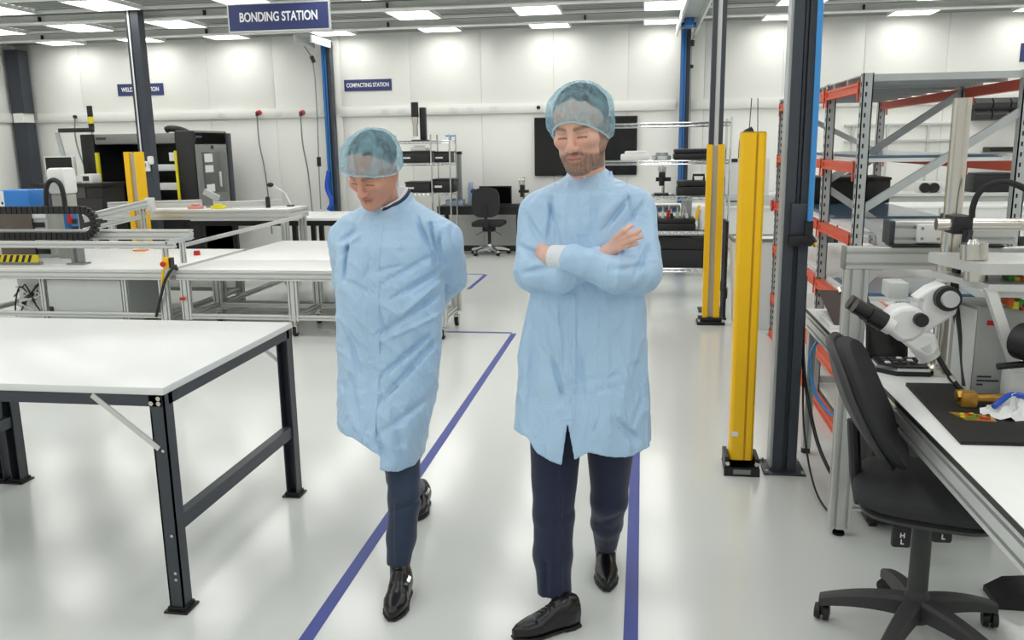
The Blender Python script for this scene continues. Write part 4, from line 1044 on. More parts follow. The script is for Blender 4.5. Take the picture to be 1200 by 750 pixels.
part(t, 'beam_end', MB().cyl((RXA-.012, RF[2]+.05, RL[2]-.03), (RXA-.03, RF[2]+.05, RL[2]-.03), .05, n=16), RED)
# blue film sheets and boxes lying on its shelves
def film(z, y0, y1, label, x0=RXA+.07, x1=RXB-.08, h=.012):
    def f(u, v):
        return (x0+(x1-x0)*u, y0+(y1-y0)*v, z+.0195+.004*math.sin(9*u+4*v)*math.sin(7*v))
    mb = MB()
    for k in range(3):
        mb.box(x0+.01*k, x1-.012*k, y0+.015*k, y1-.02*k, z+.0185+k*.005, z+.0225+k*.005)
    solo('plastic_sheet', mb, PLASTICBLUE, label, 'sheet', 'blue plastic sheets on the rack')
film(RL[1], 4.85, 6.9, 'blue plastic sheets on the second rack shelf from the top')
film(RL[2], 5.6, 7.2, 'blue plastic sheets on the rack shelf beneath the black box')
film(RL[3], 4.85, 5.5, 'blue plastic sheets on the rack shelf behind the microscope')
film(RL[4], 4.9, 5.9, 'blue plastic sheets on the low rack shelf')
def rack_box(x0, x1, y0, y1, z, h, m_, label, name='storage_crate', rim=True):
    t = thing(name, label, 'box', ((x0+x1)/2, (y0+y1)/2, z))
    part(t, 'body', MB().box(x0+.006, x1-.006, y0+.006, y1-.006, z, z+h-.02, .006), m_)
    if rim: part(t, 'lid', MB().box(x0, x1, y0, y1, z+h-.02, z+h, .005), m_)
    return t
rack_box(RXA+.1, RXB-.1, 6.75, 7.3, RL[2]+.036, .19, BLACK, 'long low black box at the back of the third rack shelf')
rack_box(1.2, 1.75, 5.0, 5.4, RL[4]+.036, .1, LGREY, 'flat grey box on the low rack shelf')

# ================================================================== aluminium bench on the right
BX0, BX1, BY0, BY1, BZ = .865, 1.75, 1.35, 4.62, .78
t = thing('aluminium_bench', 'white aluminium workbench with an overhead frame on the right', 'workbench', (1.3, 3.0, 0))
part(t, 'worktop', MB().box(BX0+.004, BX1, BY0, BY1, BZ-.016, BZ, .002), WHITE)
part(t, 'edge_band', MB().box(BX0, BX0+.004, BY0, BY1, BZ-.016, BZ-.001), BLACK)
part(t, 'front_rail', MB().prof('y', BY0, BY1, BX0+.03, BZ-.061, .05, .09), ALU)
part(t, 'back_rail', MB().prof('y', BY0, BY1, BX1-.03, BZ-.061, .05, .09), ALU)
for y in (BY0+.05, BY1-.05): part(t, 'end_rail', MB().prof('x', BX0+.055, BX1-.055, y, BZ-.061, .045, .09), ALU)
FY = 3.56; FZ = 1.235
xl_ = BX0-.03+.018
for x in (xl_, BX1+.03):
    lg = part(t, 'frame_leg', MB().prof('z', .03, FZ-.09, x, FY, .09, .05), ALU)
    for s in (-.022, .022): part(lg, 'foot', MB().cyl((x+s*0, FY, 0), (x+s*0, FY, .012), .024, n=14).cyl((x, FY, .012), (x, FY, .03), .008, n=8), BLACK)
part(t, 'frame_beam', MB().prof('x', xl_-.045, BX1+.075, FY, FZ-.045, .05, .09), ALU)
part(t, 'beam_cap', MB().box(xl_-.055, xl_-.045, FY-.026, FY+.026, FZ-.091, FZ+.001, .002), GREY)
part(t, 'gusset', MB().prism([(xl_+.047, FZ-.092), (xl_+.1, FZ-.092), (xl_+.047, FZ-.15)], FY-.018, FY+.018, 'y'), ALU)
for y in (BY0+.06, BY1-.06):
    for x in (BX0+.03, BX1-.03):
        lg = part(t, 'leg', MB().prof('z', .03, BZ-.107, x, y, .045, .045), ALU)
        part(lg, 'foot', MB().cyl((x, y, 0), (x, y, .03), .024, n=12), BLACK)
part(t, 'low_rail', MB().prof('x', xl_+.045, BX1, FY, .15, .045, .07), ALU)
part(t, 'low_rail', MB().prof('x', xl_+.045, BX1, FY, .235, .02, .02), ALU)
part(t, 'cable_clip', MB().box(xl_-.005, xl_+.03, FY-.04, FY-.025, .50, .58, .003), OFFW, 'white cable clip')
# stage resting on the overhead beam
a, b = PY(1041, 265, FY)[0], PY(1110, 265, FY)[0]
t = thing('linear_stage', 'silver linear stage with a dark end cap on the bench frame', 'linear stage', ((a+b)/2, FY, FZ))
part(t, 'rail', MB().prof('x', a+.02, b+.25, FY+.03, FZ+.055, .09, .09), ALU)
part(t, 'end_cap', MB().box(a, a+.022, FY-.02, FY+.08, FZ+.008, FZ+.102, .004), NAVYD)
part(t, 'carriage', MB().box(a+.1, a+.19, FY-.045, FY-.015, FZ+.02, FZ+.09, .004), PALE)
for i in range(4): part(t, 'screw', MB().cyl((a+.115+.06*(i % 2), FY-.048, FZ+.035+.04*(i//2)), (a+.115+.06*(i % 2), FY-.045, FZ+.035+.04*(i//2)), .006, n=8), STEEL)
part(t, 'base_plate', MB().box(a+.01, b+.2, FY-.04, FY+.07, FZ, FZ+.01, .002), BLACK)
# long aluminium beam along the bench back, over the frame
t = thing('crossing_beam', 'wide aluminium beam running toward the viewer at the right edge', 'beam', (1.42, 2.9, 1.1))
part(t, 'profile', MB().prof('y', 1.9, FY-.03, 1.5, 1.19, .06, .12), ALU)
part(t, 'support', MB().prof('z', BZ, 1.13, 1.5, 2.1, .05, .05), ALU)
part(t, 'support', MB().prof('z', BZ, 1.13, 1.5, 3.45, .05, .05), ALU)
# boom stand: steel pole, collar, clamp, arm
px_, py_ = 1.118, 3.32
t = thing('boom_stand', 'brushed steel pole stand with a black clamp and arm on the bench', 'boom stand', (px_, py_, BZ))
part(t, 'base', MB().lathe([(.0,0),(.052,0),(.052,.03),(.045,.04),(.0,.04)], (px_, py_, BZ), 28), STEEL)
part(t, 'pole', MB().cyl((px_, py_, BZ+.02), (px_, py_, 1.79), .031, n=28), STEEL)
part(t, 'collar', MB().lathe([(.031,1.1),(.04,1.1),(.04,1.2),(.031,1.2)], (px_, py_, 0), 28), STEEL)
part(t, 'set_screw', MB().cyl((px_+.012, py_-.045, 1.14), (px_+.012, py_-.036, 1.14), .005, n=8), BLACK)
za = PY(1160, 263, py_-.07)[2]
part(t, 'arm', MB().cyl((PY(1097, 263, py_-.07)[0], py_-.07, za), (1.9, py_-.07, za), .0215, n=20), STEEL)
part(t, 'clamp', MB().box(PY(1117, 263, py_-.1)[0], PY(1140, 263, py_-.1)[0], py_-.105, py_+.045, za-.032, za+.032, .004), BLACK)
# cables from the clamp
q = lambda x, y, Y: PY(x, y, Y)
t = thing('microscope_cables', 'black cables looping from the pole clamp down to the mat', 'cable', (q(1130, 450, 3.1)[0], 3.1, BZ))
part(t, 'cable', MB().tube(spline([q(1137, 270, 3.2), q(1133, 290, 3.18), q(1123, 315, 3.16), q(1120, 345, 3.14), q(1126, 390, 3.1), q(1129, 425, 3.08), q(1131, 452, 3.05)], 6), .011, 8), BLACK)
part(t, 'cable', MB().tube(spline([q(1132, 270, 3.2), q(1127, 300, 3.2), q(1119, 318, 3.18), q(1118, 350, 3.17), q(1124, 395, 3.14)], 6), .011, 8), BLACK)
part(t, 'arch_cable', MB().tube(spline([q(1139, 255, 3.22), q(1140, 243, 3.22), q(1146, 228, 3.22), q(1158, 217, 3.22), q(1175, 213.5, 3.22), q(1190, 216, 3.22), q(1215, 228, 3.22)], 6), .011, 8), BLACKM)
# microscope
YM_ = 3.06
def pp(x, y): v = PY(x, y, YM_); return (v.x, v.z)
def pv(x, y, dy=0.0): return PY(x, y, YM_)+Vector((0, dy, 0))
WHP = mat('instrument_white', '#e9eaea', .3, var=.01)
t = thing('stereo_microscope', 'white stereo microscope with black eyepieces on the right bench', 'microscope', (pv(1085, 416).x, YM_+.05, BZ))
def bev(o, w=.008, seg=3):
    md = o.modifiers.new('bevel', 'BEVEL'); md.width = w; md.segments = seg; md.limit_method = 'ANGLE'; md.angle_limit = math.radians(28); return o
bev(part(t, 'pod', MB().prism([pp(*p) for p in ((1031,378),(1037,366),(1050,358),(1066,356),(1078,361),(1085,374),(1078,390),(1066,398),(1052,399),(1040,390))], YM_-.045, YM_+.055, 'y'), WHP), .016)
bev(part(t, 'focus_arm', MB().prism([pp(*p) for p in ((1070,349),(1088,336),(1103,331),(1116,338),(1120,356),(1117,367),(1090,384),(1078,392),(1068,380),(1080,366),(1080,350))], YM_-.03, YM_+.05, 'y'), WHP), .01)
bev(part(t, 'lower_body', MB().prism([pp(*p) for p in ((1052,397),(1078,386),(1092,388),(1098,404),(1094,414),(1082,418),(1068,410))], YM_-.04, YM_+.045, 'y'), WHP), .014)
part(t, 'objective', MB().cyl(pv(1080, 402), pv(1090, 419), .045, .036, n=24), PALE)
part(t, 'focus_ring', MB().cyl(pv(1105, 347, -.03), pv(1105, 347, -.06), .042, n=28), BLACK)
part(t, 'focus_knob', MB().cyl(pv(1106, 347, -.06), pv(1106, 347, -.075), .029, .027, n=24), LGREY)
part(t, 'zoom_knob', MB().cyl(pv(1073, 371, -.045), pv(1073, 371, -.07), .023, n=20), BLACK)
for dy in (-.03, .045):
    e = part(t, 'eyepiece_tube', MB().cyl(pv(1042, 381, dy), pv(1030, 374, dy), .03, n=20), WHP)
    part(e, 'eyepiece', MB().cyl(pv(1033, 376, dy), pv(1016, 366, dy), .033, n=20).cyl(pv(1018, 367, dy), pv(999, 356, dy), .025, .027, n=20), BLACK)
part(t, 'grey_lamp_house', MB().box(pv(1052, 340).x, pv(1076, 340).x, YM_+.1, YM_+.2, pv(1060, 356).z, pv(1060, 337).z, .004), LGREY)
part(t, 'support_link', MB().obox(pv(1100, 345, .05), Vector((px_, py_, 1.12)), .05, .05), PALE)
part(t, 'light_wand', MB().tube([pv(1096, 413, .0), pv(1106, 432, -.02), pv(1118, 450, -.04), pv(1126, 458, -.06)], .009, 10), BLACK)
part(t, 'wand_collar', MB().cyl(pv(1110, 438, -.026), pv(1114, 444, -.032), .011, n=12), STEEL)
# tablet screen and keypad on the bench
t = thing('tablet_screen', 'small black screen leaning under the microscope eyepieces', 'screen', (1.0, 3.46, BZ))
a, b = PY(1017, 400, 3.46)[0], PY(1066, 400, 3.46)[0]; zt = PY(1040, 382, 3.46)[2]
part(t, 'panel', MB().obox(((a+b)/2, 3.47, BZ), ((a+b)/2, 3.5, zt), b-a, .014, (0,1,0)), BLACK)
part(t, 'display', MB().obox(((a+b)/2, 3.461, BZ+.012), ((a+b)/2, 3.491, zt-.008), b-a-.02, .003, (0,1,0)), BLACKG)
part(t, 'stand', MB().obox(((a+b)/2, 3.5, zt-.03), ((a+b)/2, 3.55-.02, BZ+.002), .06, .008, (0,1,0)), BLACK)
kx, ky = .985, 3.35
t = thing('keypad', 'black keypad with a silver rim beneath the microscope', 'keypad', (kx, ky, BZ))
poly = [(kx-.085, ky+.09), (kx-.09, ky-.02), (kx-.03, ky-.08), (kx+.09, ky-.08), (kx+.1, ky+.09)]
part(t, 'base', MB().prism(poly, BZ, BZ+.018, 'z'), BLACK)
part(t, 'rim', MB().prism([((x-kx)*.98+kx, (y-ky)*.98+ky) for x, y in poly], BZ+.018, BZ+.03, 'z'), CHROME)
part(t, 'deck', MB().prism([((x-kx)*.93+kx, (y-ky)*.9+ky) for x, y in poly], BZ+.03, BZ+.036, 'z'), BLACK)
for i in range(5):
    for j in range(3): part(t, 'key', MB().box(kx-.06+.03*i, kx-.04+.03*i, ky-.035+.035*j, ky-.012+.035*j, BZ+.036, BZ+.043, .003), CHARP if (i+j) % 4 else PALE)
# black mat with the work on it
t = thing('work_mat', 'thick black work mat on the right bench', 'mat', (1.25, 2.82, BZ))
part(t, 'pad', MB().prism([(.95, 3.14), (.925, 2.515), (1.62, 2.54), (1.62, 3.16)], BZ, BZ+.012, 'z'), mat('mat_black', '#191716', .7, var=.1))
MZ = BZ+.012
gq = G(1141, 489, MZ)
t = thing('circuit_sample', 'gold and green circuit sample lying on the black mat', 'circuit', (gq.x, gq.y, MZ))
part(t, 'film', MB().prism([(gq.x-.06, gq.y+.04), (gq.x-.035, gq.y-.035), (gq.x+.05, gq.y-.045), (gq.x+.06, gq.y+.02)], MZ, MZ+.003, 'z'), GOLD)
rnd = random.Random(9)
for i in range(12):
    x, y = gq.x-.04+.08*rnd.random(), gq.y-.03+.055*rnd.random()
    part(t, 'chip', MB().box(x-.006, x+.006, y-.004, y+.004, MZ+.003, MZ+.007), (GREEN, YEL2, GOLD, RED)[i % 4])
t = thing('brass_clamp', 'brass coloured clamp holding a sample at the end of the light wand', 'clamp', (G(1145, 478, MZ).x, G(1145, 478, MZ).y, MZ))
c = G(1145, 478, MZ)
part(t, 'bar', MB().cyl((c.x-.04, c.y+.02, MZ+.025), (c.x+.1, c.y+.02, MZ+.03), .014, n=12), GOLD)
part(t, 'block', MB().box(c.x-.05, c.x-.0, c.y-.005, c.y+.045, MZ, MZ+.05, .006), GOLD)
part(t, 'nut', MB().cyl((c.x-.06, c.y+.02, MZ+.035), (c.x-.045, c.y+.02, MZ+.035), .02, n=6), mat('brass', '#c8a24a', 0.3, 1.0))
part(t, 'foot', MB().box(c.x+.06, c.x+.09, c.y, c.y+.04, MZ, MZ+.02, .003), BLACK)
# grey instrument housing
Yg = 3.02
t = thing('camera_housing', 'tall light grey instrument housing standing on the black mat', 'instrument', (PY(1162, 460, Yg)[0], Yg+.08, MZ))
zb, zt = PY(1160, 463, Yg)[2], PY(1160, 360, Yg)[2]
x0, x1 = PY(1146, 410, Yg)[0], PY(1190, 410, Yg)[0]; xs_ = PY(1133, 410, Yg)[0]
bev(part(t, 'housing', MB().prism([(xs_+.0, Yg+.12), (x0-.01, Yg), (x1+.02, Yg), (x1+.045, Yg+.12), (x1+.03, Yg+.2), (xs_+.01, Yg+.2)], zb, zt, 'z'), mat('housing_grey', '#a5a8a6', .42)), .005)
part(t, 'side_plate', MB().prism([(xs_-.002, Yg+.118), (x0-.013, Yg+.0), (x0-.016, Yg+.0), (xs_-.006, Yg+.118)], zb+.01, zt-.01, 'z'), PALE)
part(t, 'red_badge', MB().box(x0+.02, x0+.05, Yg-.002, Yg, zt-.062, zt-.045), RED)
for i, w_ in enumerate((.045, .07, .02)): part(t, 'print_line', MB().box(x0+.005, x0+.005+w_, Yg-.0012, Yg, zb+.062-.014*i, zb+.068-.014*i), NAVYD)
part(t, 'leg', MB().box(xs_+.02, x1, Yg+.03, Yg+.17, MZ, zb), BLACK)
# bracket with truss, spacers and knob at the right edge
Yk = 2.9
t = thing('stage_bracket', 'silver truss bracket with steel spacers at the right edge', 'bracket', (PY(1175, 430, Yk)[0], Yk+.1, MZ))
def k(x, y): v = PY(x, y, Yk); return (v.x, v.z)
part(t, 'top_plate', MB().prism([(PY(1124,310,Yk)[0], Yk+.3), (PY(1150,318,Yk)[0], Yk), (1.44, Yk), (1.44, Yk+.3)], k(1150,322)[1], k(1150,309)[1], 'z'), ALU)
part(t, 'lower_plate', MB().prism([(PY(1128,335,Yk)[0], Yk+.3), (PY(1160,340,Yk)[0], Yk+.01), (1.44, Yk+.01), (1.44, Yk+.3)], k(1160,342)[1], k(1160,334)[1], 'z'), ALU)
part(t, 'truss_leg', MB().obox((k(1163,338)[0], Yk+.03, k(1163,338)[1]), (k(1197,440)[0], Yk+.03, k(1197,440)[1]), .03, .035, (0,1,0)), PALE)
part(t, 'truss_leg', MB().obox((1.41, Yk+.03, k(1163,338)[1]), (1.41, Yk+.03, MZ), .03, .035, (0,1,0)), PALE)
part(t, 'truss_bar', MB().obox((k(1163,340)[0], Yk+.05, k(1163,342)[1]-.01), (1.41, Yk+.05, k(1163,342)[1]-.01), .02, .03), PALE)
part(t, 'base', MB().box(k(1197,440)[0]-.03, 1.44, Yk+.0, Yk+.08, MZ, k(1197,440)[1]+.01, .004), PALE)
for (cx, y0, y1, r) in ((1155, 308, 293, .042), (1157, 334, 322, .036)):
    part(t, 'spacer', MB().cyl((k(cx, y0)[0], Yk+.1, k(cx, y0)[1]), (k(cx, y1)[0], Yk+.1, k(cx, y1)[1]+.01), r, n=24), STEEL)
part(t, 'spacer_screw', MB().cyl((k(1154,293)[0], Yk+.1, k(1154,293)[1]+.008), (k(1154,288)[0], Yk+.1, k(1154,288)[1]+.01), .02, .012, n=14), CHROME)
part(t, 'knob', MB().cyl((k(1193,397)[0], Yk-.03, k(1193,397)[1]), (k(1193,397)[0]+.03, Yk-.1, k(1193,397)[1]), .06, n=28), BLACK)
part(t, 'knob_face', MB().cyl((k(1197,397)[0]+.022, Yk-.1, k(1193,397)[1]), (k(1197,397)[0]+.024, Yk-.108, k(1193,397)[1]), .04, n=24), ALUG)
part(t, 'knob_lever', MB().cyl((k(1160,424)[0], Yk-.06, k(1160,424)[1]), (k(1195,421)[0], Yk-.06, k(1195,421)[1]), .011, n=10), BLACK)
for i, (px0, py0, m_) in enumerate(((1183,324,GREEN),(1189,325,YEL2),(1195,325,mat('wire_orange','#e2662a',.5)),(1182,350,mat('wire_orange','#e2662a',.5)),(1188,354,YEL2),(1194,352,GREEN),(1198,356,RED))):
    v = PY(px0, py0+3, Yk+.12)
    part(t, 'terminal', MB().box(v.x-.01, v.x+.01, Yk+.1, Yk+.16, v.z-.012, v.z+.014, .002), m_)
# crumpled wipes near the clamp
c = G(1188, 486, MZ)
def cr(u, v):
    r = .09*u; a = v*2*math.pi
    return (c.x+r*math.cos(a)*1.1, c.y+r*math.sin(a)*.8, MZ+.002+.045*(1-u)*(1+.4*math.sin(5*a))+.012*math.sin(9*a+7*u))
solo('wipe', MB().sheet(cr, 6, 26), PAPER, 'crumpled white wipe at the right edge of the black mat', 'wipe')
solo('blue_strap', MB().tube(spline([(c.x-.07, c.y-.02, MZ+.03), (c.x-.01, c.y+.01, MZ+.062), (c.x+.04, c.y-.02, MZ+.06), (c.x+.1, c.y+.02, MZ+.03)], 5), .009, 8), mat('royal_blue_hose', '#2456c4', .4), 'blue strap lying across the crumpled wipe', 'strap')
c = G(1120, 437, BZ)
t = thing('marker_pens', 'blue and green marker lying behind the keypad', 'marker', (c.x+.05, c.y+.03, BZ))
part(t, 'barrel', MB().cyl((c.x, c.y+.03, BZ+.009), (c.x+.07, c.y+.02, BZ+.009), .009, n=10), SKYTUBE); part(t, 'cap', MB().cyl((c.x-.035, c.y+.035, BZ+.009), (c.x, c.y+.03, BZ+.009), .0095, n=10), GREEN)
# folder of papers at the far end of the bench
t = thing('ring_folder', 'open dark folder with papers at the far end of the bench', 'folder', (.96, 4.35, BZ))
part(t, 'paper_stack', MB().box(.885, 1.05, 4.1, 4.45, BZ, BZ+.02, .002), PAPER)
part(t, 'page', MB().prism([(.89, 4.12), (1.03, 4.1), (1.05, 4.42), (.9, 4.44)], BZ+.02, BZ+.0235, 'z'), PAPER)
part(t, 'cover', MB().obox((.93, 4.12, BZ+.03), (.9, 4.5, BZ+.13), .3 if False else .01, .01).add([], []) if False else MB().add([(.9, 4.1, BZ+.026), (1.09, 4.08, BZ+.026), (1.13, 4.47, BZ+.12), (.9, 4.5, BZ+.12), (.9, 4.1, BZ+.022), (1.09, 4.08, BZ+.022), (1.13, 4.475, BZ+.116), (.9, 4.505, BZ+.116)], [(0,1,2,3),(7,6,5,4),(0,4,5,1),(1,5,6,2),(2,6,7,3),(3,7,4,0)]), BROWN)
part(t, 'ring_clip', MB().cyl((1.0, 4.44, BZ+.115), (1.0, 4.49, BZ+.13), .01, n=8), STEEL)
# things under the bench
t = thing('computer_case', 'black computer case under the right bench', 'computer', (1.2, 3.78, 0))
part(t, 'body', MB().box(.98, 1.5, 3.62, 4.1, .03, .55, .01), BLACK); part(t, 'vent_panel', MB().box(1.0, 1.2, 3.612, 3.62, .1, .5, .003), NAVYD)
for x in (1.0, 1.46): part(t, 'foot', MB().box(x, x+.03, 3.65, 4.05, 0, .03), BLACK)
solo('foot_switch', MB().prism([(1.28, 0), (1.28, .02), (1.34, .06), (1.44, .07), (1.44, 0)], 3.0, 3.14, 'y'), BLACK, 'black foot switch on the floor under the bench', 'foot switch')
# loose cables by the dark post
def cable(pts, r, m_, label):
    return solo('floor_cable', MB().tube(spline(pts, 8), r, 8), m_, label, 'cable')
cable([(.8, 4.31, 1.0), (.81, 4.33, .62), (.83, 4.25, .4), (.85, 4.0, .22), (.9, 3.75, .13), (.98, 3.64, .12)], .009, BLACK, 'thick black cable from the dark post toward the bench')
cable([(.8, 4.3, .9), (.81, 4.29, .5), (.815, 4.22, .25), (.82, 4.0, .08), (.84, 3.8, .02), (.9, 3.62, .012)], .005, BLACK, 'thin black cable hanging from the dark post to the floor')
cable([(.98, 4.6, .6), (.92, 4.45, .66), (.85, 4.35, .58), (.85, 4.2, .45), (.9, 4.05, .38), (.98, 4.0, .36)], .008, SKYTUBE, 'blue air hose looping under the end of the bench')

# ================================================================== office chair in the right foreground
cx, cy = .93, 2.78
t = thing('office_chair', 'charcoal office chair with five castors in the right foreground', 'chair', (cx, cy, 0), 'swivel chairs')
star_base(t, cx, cy, CHARP, .305, math.radians(92), .12, .03, .085, .14)
part(t, 'column', MB().cyl((cx, cy, .14), (cx, cy, .43), .032, .03, n=20), CHARP)
part(t, 'gas_lift', MB().cyl((cx, cy, .42), (cx, cy, .47), .02, n=16), BLACK)
ang = math.radians(-17); fwd = Vector((math.cos(ang), math.sin(ang), 0)); sid = Vector((-math.sin(ang), math.cos(ang), 0))
C0 = Vector((cx, cy, 0))
def W(f_, s_, z): return C0+fwd*f_+sid*s_+Vector((0,0,z))
def slab(f0, f1, w, z0, z1, rc, dome=.0):
    mb = MB(); n = 36; rings = []
    for (zz, k_) in ((z0, .86), (z0+(z1-z0)*.25, .98), (z0+(z1-z0)*.6, 1.0), (z1-.01, .97), (z1, .9)):
        rings.append([W((f0+f1)/2+(f1-f0)/2*k_*math.copysign(abs(math.cos(a))**rc, math.cos(a)), w*k_*math.copysign(abs(math.sin(a))**rc, math.sin(a)), zz) for a in np.linspace(0, 2*math.pi, n, endpoint=False)])
    vs = [p for r in rings for p in r]; m5 = len(rings)
    return mb.add(vs, [(i*n+k_, i*n+(k_+1)%n, (i+1)*n+(k_+1)%n, (i+1)*n+k_) for i in range(m5-1) for k_ in range(n)]+[tuple(range(n-1,-1,-1)), tuple(range((m5-1)*n, m5*n))])
part(t, 'seat', slab(-.22, .25, .23, .50, .565, .55), CHARC)
part(t, 'seat_shell', slab(-.2, .22, .21, .47, .505, .55), CHARP)
part(t, 'mechanism', MB().obox(W(-.16, 0, .46), W(.1, 0, .455), .16, .05), BLACK)
for (px, py, Yp, f_, s_) in ((1056, 628, 2.68, -.06, .1), (1104, 622, 2.62, .0, -.08)):
    c = PY(px, py, Yp)
    lv = part(t, 'lever', MB().tube([W(f_, s_*.4, .46), (c.x, c.y, c.z+.09), (c.x, c.y, c.z+.03)], .008, 8), BLACK)
    part(lv, 'paddle', MB().box(c.x-.03, c.x+.03, c.y-.012, c.y+.012, c.z-.038, c.z+.04, .01), BLACK)
    lettering(lv, 'H\nL', .022, (c.x, c.y-.0135, c.z-.004), (math.pi/2, 0, 0), TXT, 'lever_marks')
def back_pt(u, v, off):
    z = .60+.42*v
    f_ = -.10-.225*v**.9-.035*math.sin(math.pi*v)*1.0
    s_ = u*.205
    fc = f_+.05*u*u+off
    return W(fc, s_, z-.03*off)
def back_shell(o0, o1, k_):
    n = 40; mb = MB(); rings = []
    for off, sc in ((o0, 0), (o0, .5), (o0, k_*.96), (o0*.5+o1*.5, k_), (o1, k_*.96), (o1, .5), (o1, 0)):
        ring = []
        for a in np.linspace(0, 2*math.pi, n, endpoint=False):
            uu = sc*math.copysign(abs(math.cos(a))**.62, math.cos(a)); vv = sc*math.copysign(abs(math.sin(a))**.7, math.sin(a))
            uu *= 1-.18*max(0, -vv)
            ring.append(back_pt(uu, .5+.5*vv, off))
        rings.append(ring)
    vs = [p for r in rings for p in r]
    return mb.add(vs, [(i*n+j, i*n+(j+1)%n, (i+1)*n+(j+1)%n, (i+1)*n+j) for i in range(6) for j in range(n)])
part(t, 'back_shell', back_shell(-.012, .012, 1.0), CHARP)
part(t, 'back_cushion', back_shell(.012, .06, .95), CHARC)
part(t, 'back_bar', MB().tube([W(-.1, 0, .45), W(-.2, 0, .46), W(-.215, 0, .55), W(-.235, 0, .74)], .02, 10), BLACK)

# ================================================================== far right: wall counter and shelf things seen through the rack
YW = 12.9
t = thing('wall_counter', 'pale counter along the far wall behind the pallet rack', 'counter', (4.0, 13.2, 0))
part(t, 'worktop', MB().box(1.6, 6.3, YW-.05, 13.55, .86, .9), PALE)
part(t, 'front', MB().box(1.62, 6.28, YW, YW+.03, .05, .86), LGREY); part(t, 'plinth', MB().box(1.7, 6.2, YW+.06, 13.5, 0, .05), GREY)
def at_wall(px0, py0, px1, py1, Y, d, name, label, cat, m_, kids=(), ztable=None):
    a = PY(px0, py1, Y); b = PY(px1, py0, Y); z0 = ztable if ztable is not None else a.z
    t = thing(name, label, cat, ((a.x+b.x)/2, Y+d/2, z0))
    part(t, 'body', MB().box(a.x, b.x, Y, Y+d, z0, b.z, .012), m_)
    return t, a, b
rail_t = thing('wall_bin_rail', 'rail of dark storage bins on the far wall above the rack shelf', 'bin rail', (PY(1162, 135, RY1-.1)[0], RY1-.05, PY(1162, 141, RY1-.1)[2]))
zr_ = PY(1165, 141, RY1-.16)[2]
part(rail_t, 'backing_rail', MB().box(PY(1136, 130, RY1-.1)[0], PY(1215, 130, RY1-.1)[0], RY1-.03, RY1, zr_, zr_+.3), ALUG)
for row in range(2):
    for i in range(5-row*2):
        x = PY(1142, 135, RY1-.16)[0]+i*.24; z = zr_+.015+.16*row
        part(rail_t, 'bin', MB().prism([(RY1-.18, z), (RY1-.03, z), (RY1-.03, z+.14), (RY1-.12, z+.14), (RY1-.2, z+.07)], x, x+.22, 'x'), CHARP)
t, a, b = at_wall(1140, 205, 1196, 226, YW+.1, .4, 'label_printer', 'black printer on the wall counter seen through the rack', 'printer', BLACK, ztable=.9)
part(t, 'lid', MB().box(a.x+.03, b.x-.03, YW+.14, YW+.45, b.z, b.z+.03, .01), CHARP)
t, a, b = at_wall(1160, 172, 1192, 178, RY1-.3, .28, 'wall_box', 'flat black box on the wall shelf above the printer', 'box', BLACK)
part(t, 'bracket', MB().box(a.x, b.x, RY1-.3, RY1, a.z-.02, a.z), ALUG)
t, a, b = at_wall(1078, 213, 1105, 240, YW+.1, .3, 'assembly_unit', 'white assembly unit with round dials on the far counter', 'instrument', PALE, ztable=.9)
for px in (1079, 1090):
    v = PY(px, 220, YW+.08); part(t, 'dial', MB().cyl((v.x+.05, YW+.1, v.z), (v.x+.05, YW+.05, v.z), .07, n=18), BLACK)
t = thing('wall_tool_rail', 'thin white tool rails on the far wall behind the rack', 'tool rail', (PY(1060, 160, RY1-.05)[0], RY1-.04, PY(1060, 165, RY1-.05)[2]))
for py in (146, 165): part(t, 'rail', MB().box(PY(990, py, RY1-.05)[0], PY(1115, py, RY1-.05)[0], RY1-.05, RY1, PY(1050, py, RY1-.05)[2]-.015, PY(1050, py, RY1-.05)[2]+.015), ALU)
for px in (1000, 1040, 1088): part(t, 'upright', MB().box(PY(px, 160, RY1-.05)[0]-.015, PY(px, 160, RY1-.05)[0]+.015, RY1-.04, RY1, .95, PY(px, 146, RY1-.05)[2]), ALU)
# ================================================================== people: smooth distance fields turned into meshes
def V3(p): return np.array((p[0], p[1], p[2]), dtype=np.float32)
def rc(P, a, b, r1, r2):
    a, b = V3(a), V3(b); ba = b-a; t = np.clip(((P-a)@ba)/max(1e-9, ba@ba), 0, 1)
    return np.linalg.norm(P-a-t[:, None]*ba, axis=1)-(r1+(r2-r1)*t)
def el(P, c, r, R=None):
    q = P-V3(c)
    if R is not None: q = q@np.array(R, dtype=np.float32)
    r = np.array(r, dtype=np.float32)
    k0 = np.linalg.norm(q/r, axis=1); k1 = np.linalg.norm(q/(r*r), axis=1)
    return k0*(k0-1)/np.maximum(k1, 1e-6)
def smin(a, b, k):
    h = np.clip(.5+.5*(b-a)/k, 0, 1); return b*(1-h)+a*h-k*h*(1-h)
def smax(a, b, k): return -smin(-a, -b, k)
def rbox(P, c, h, r):
    q = np.abs(P-V3(c))-(np.array(h, dtype=np.float32)-r)
    return np.linalg.norm(np.maximum(q, 0), axis=1)+np.minimum(q.max(axis=1), 0)-r
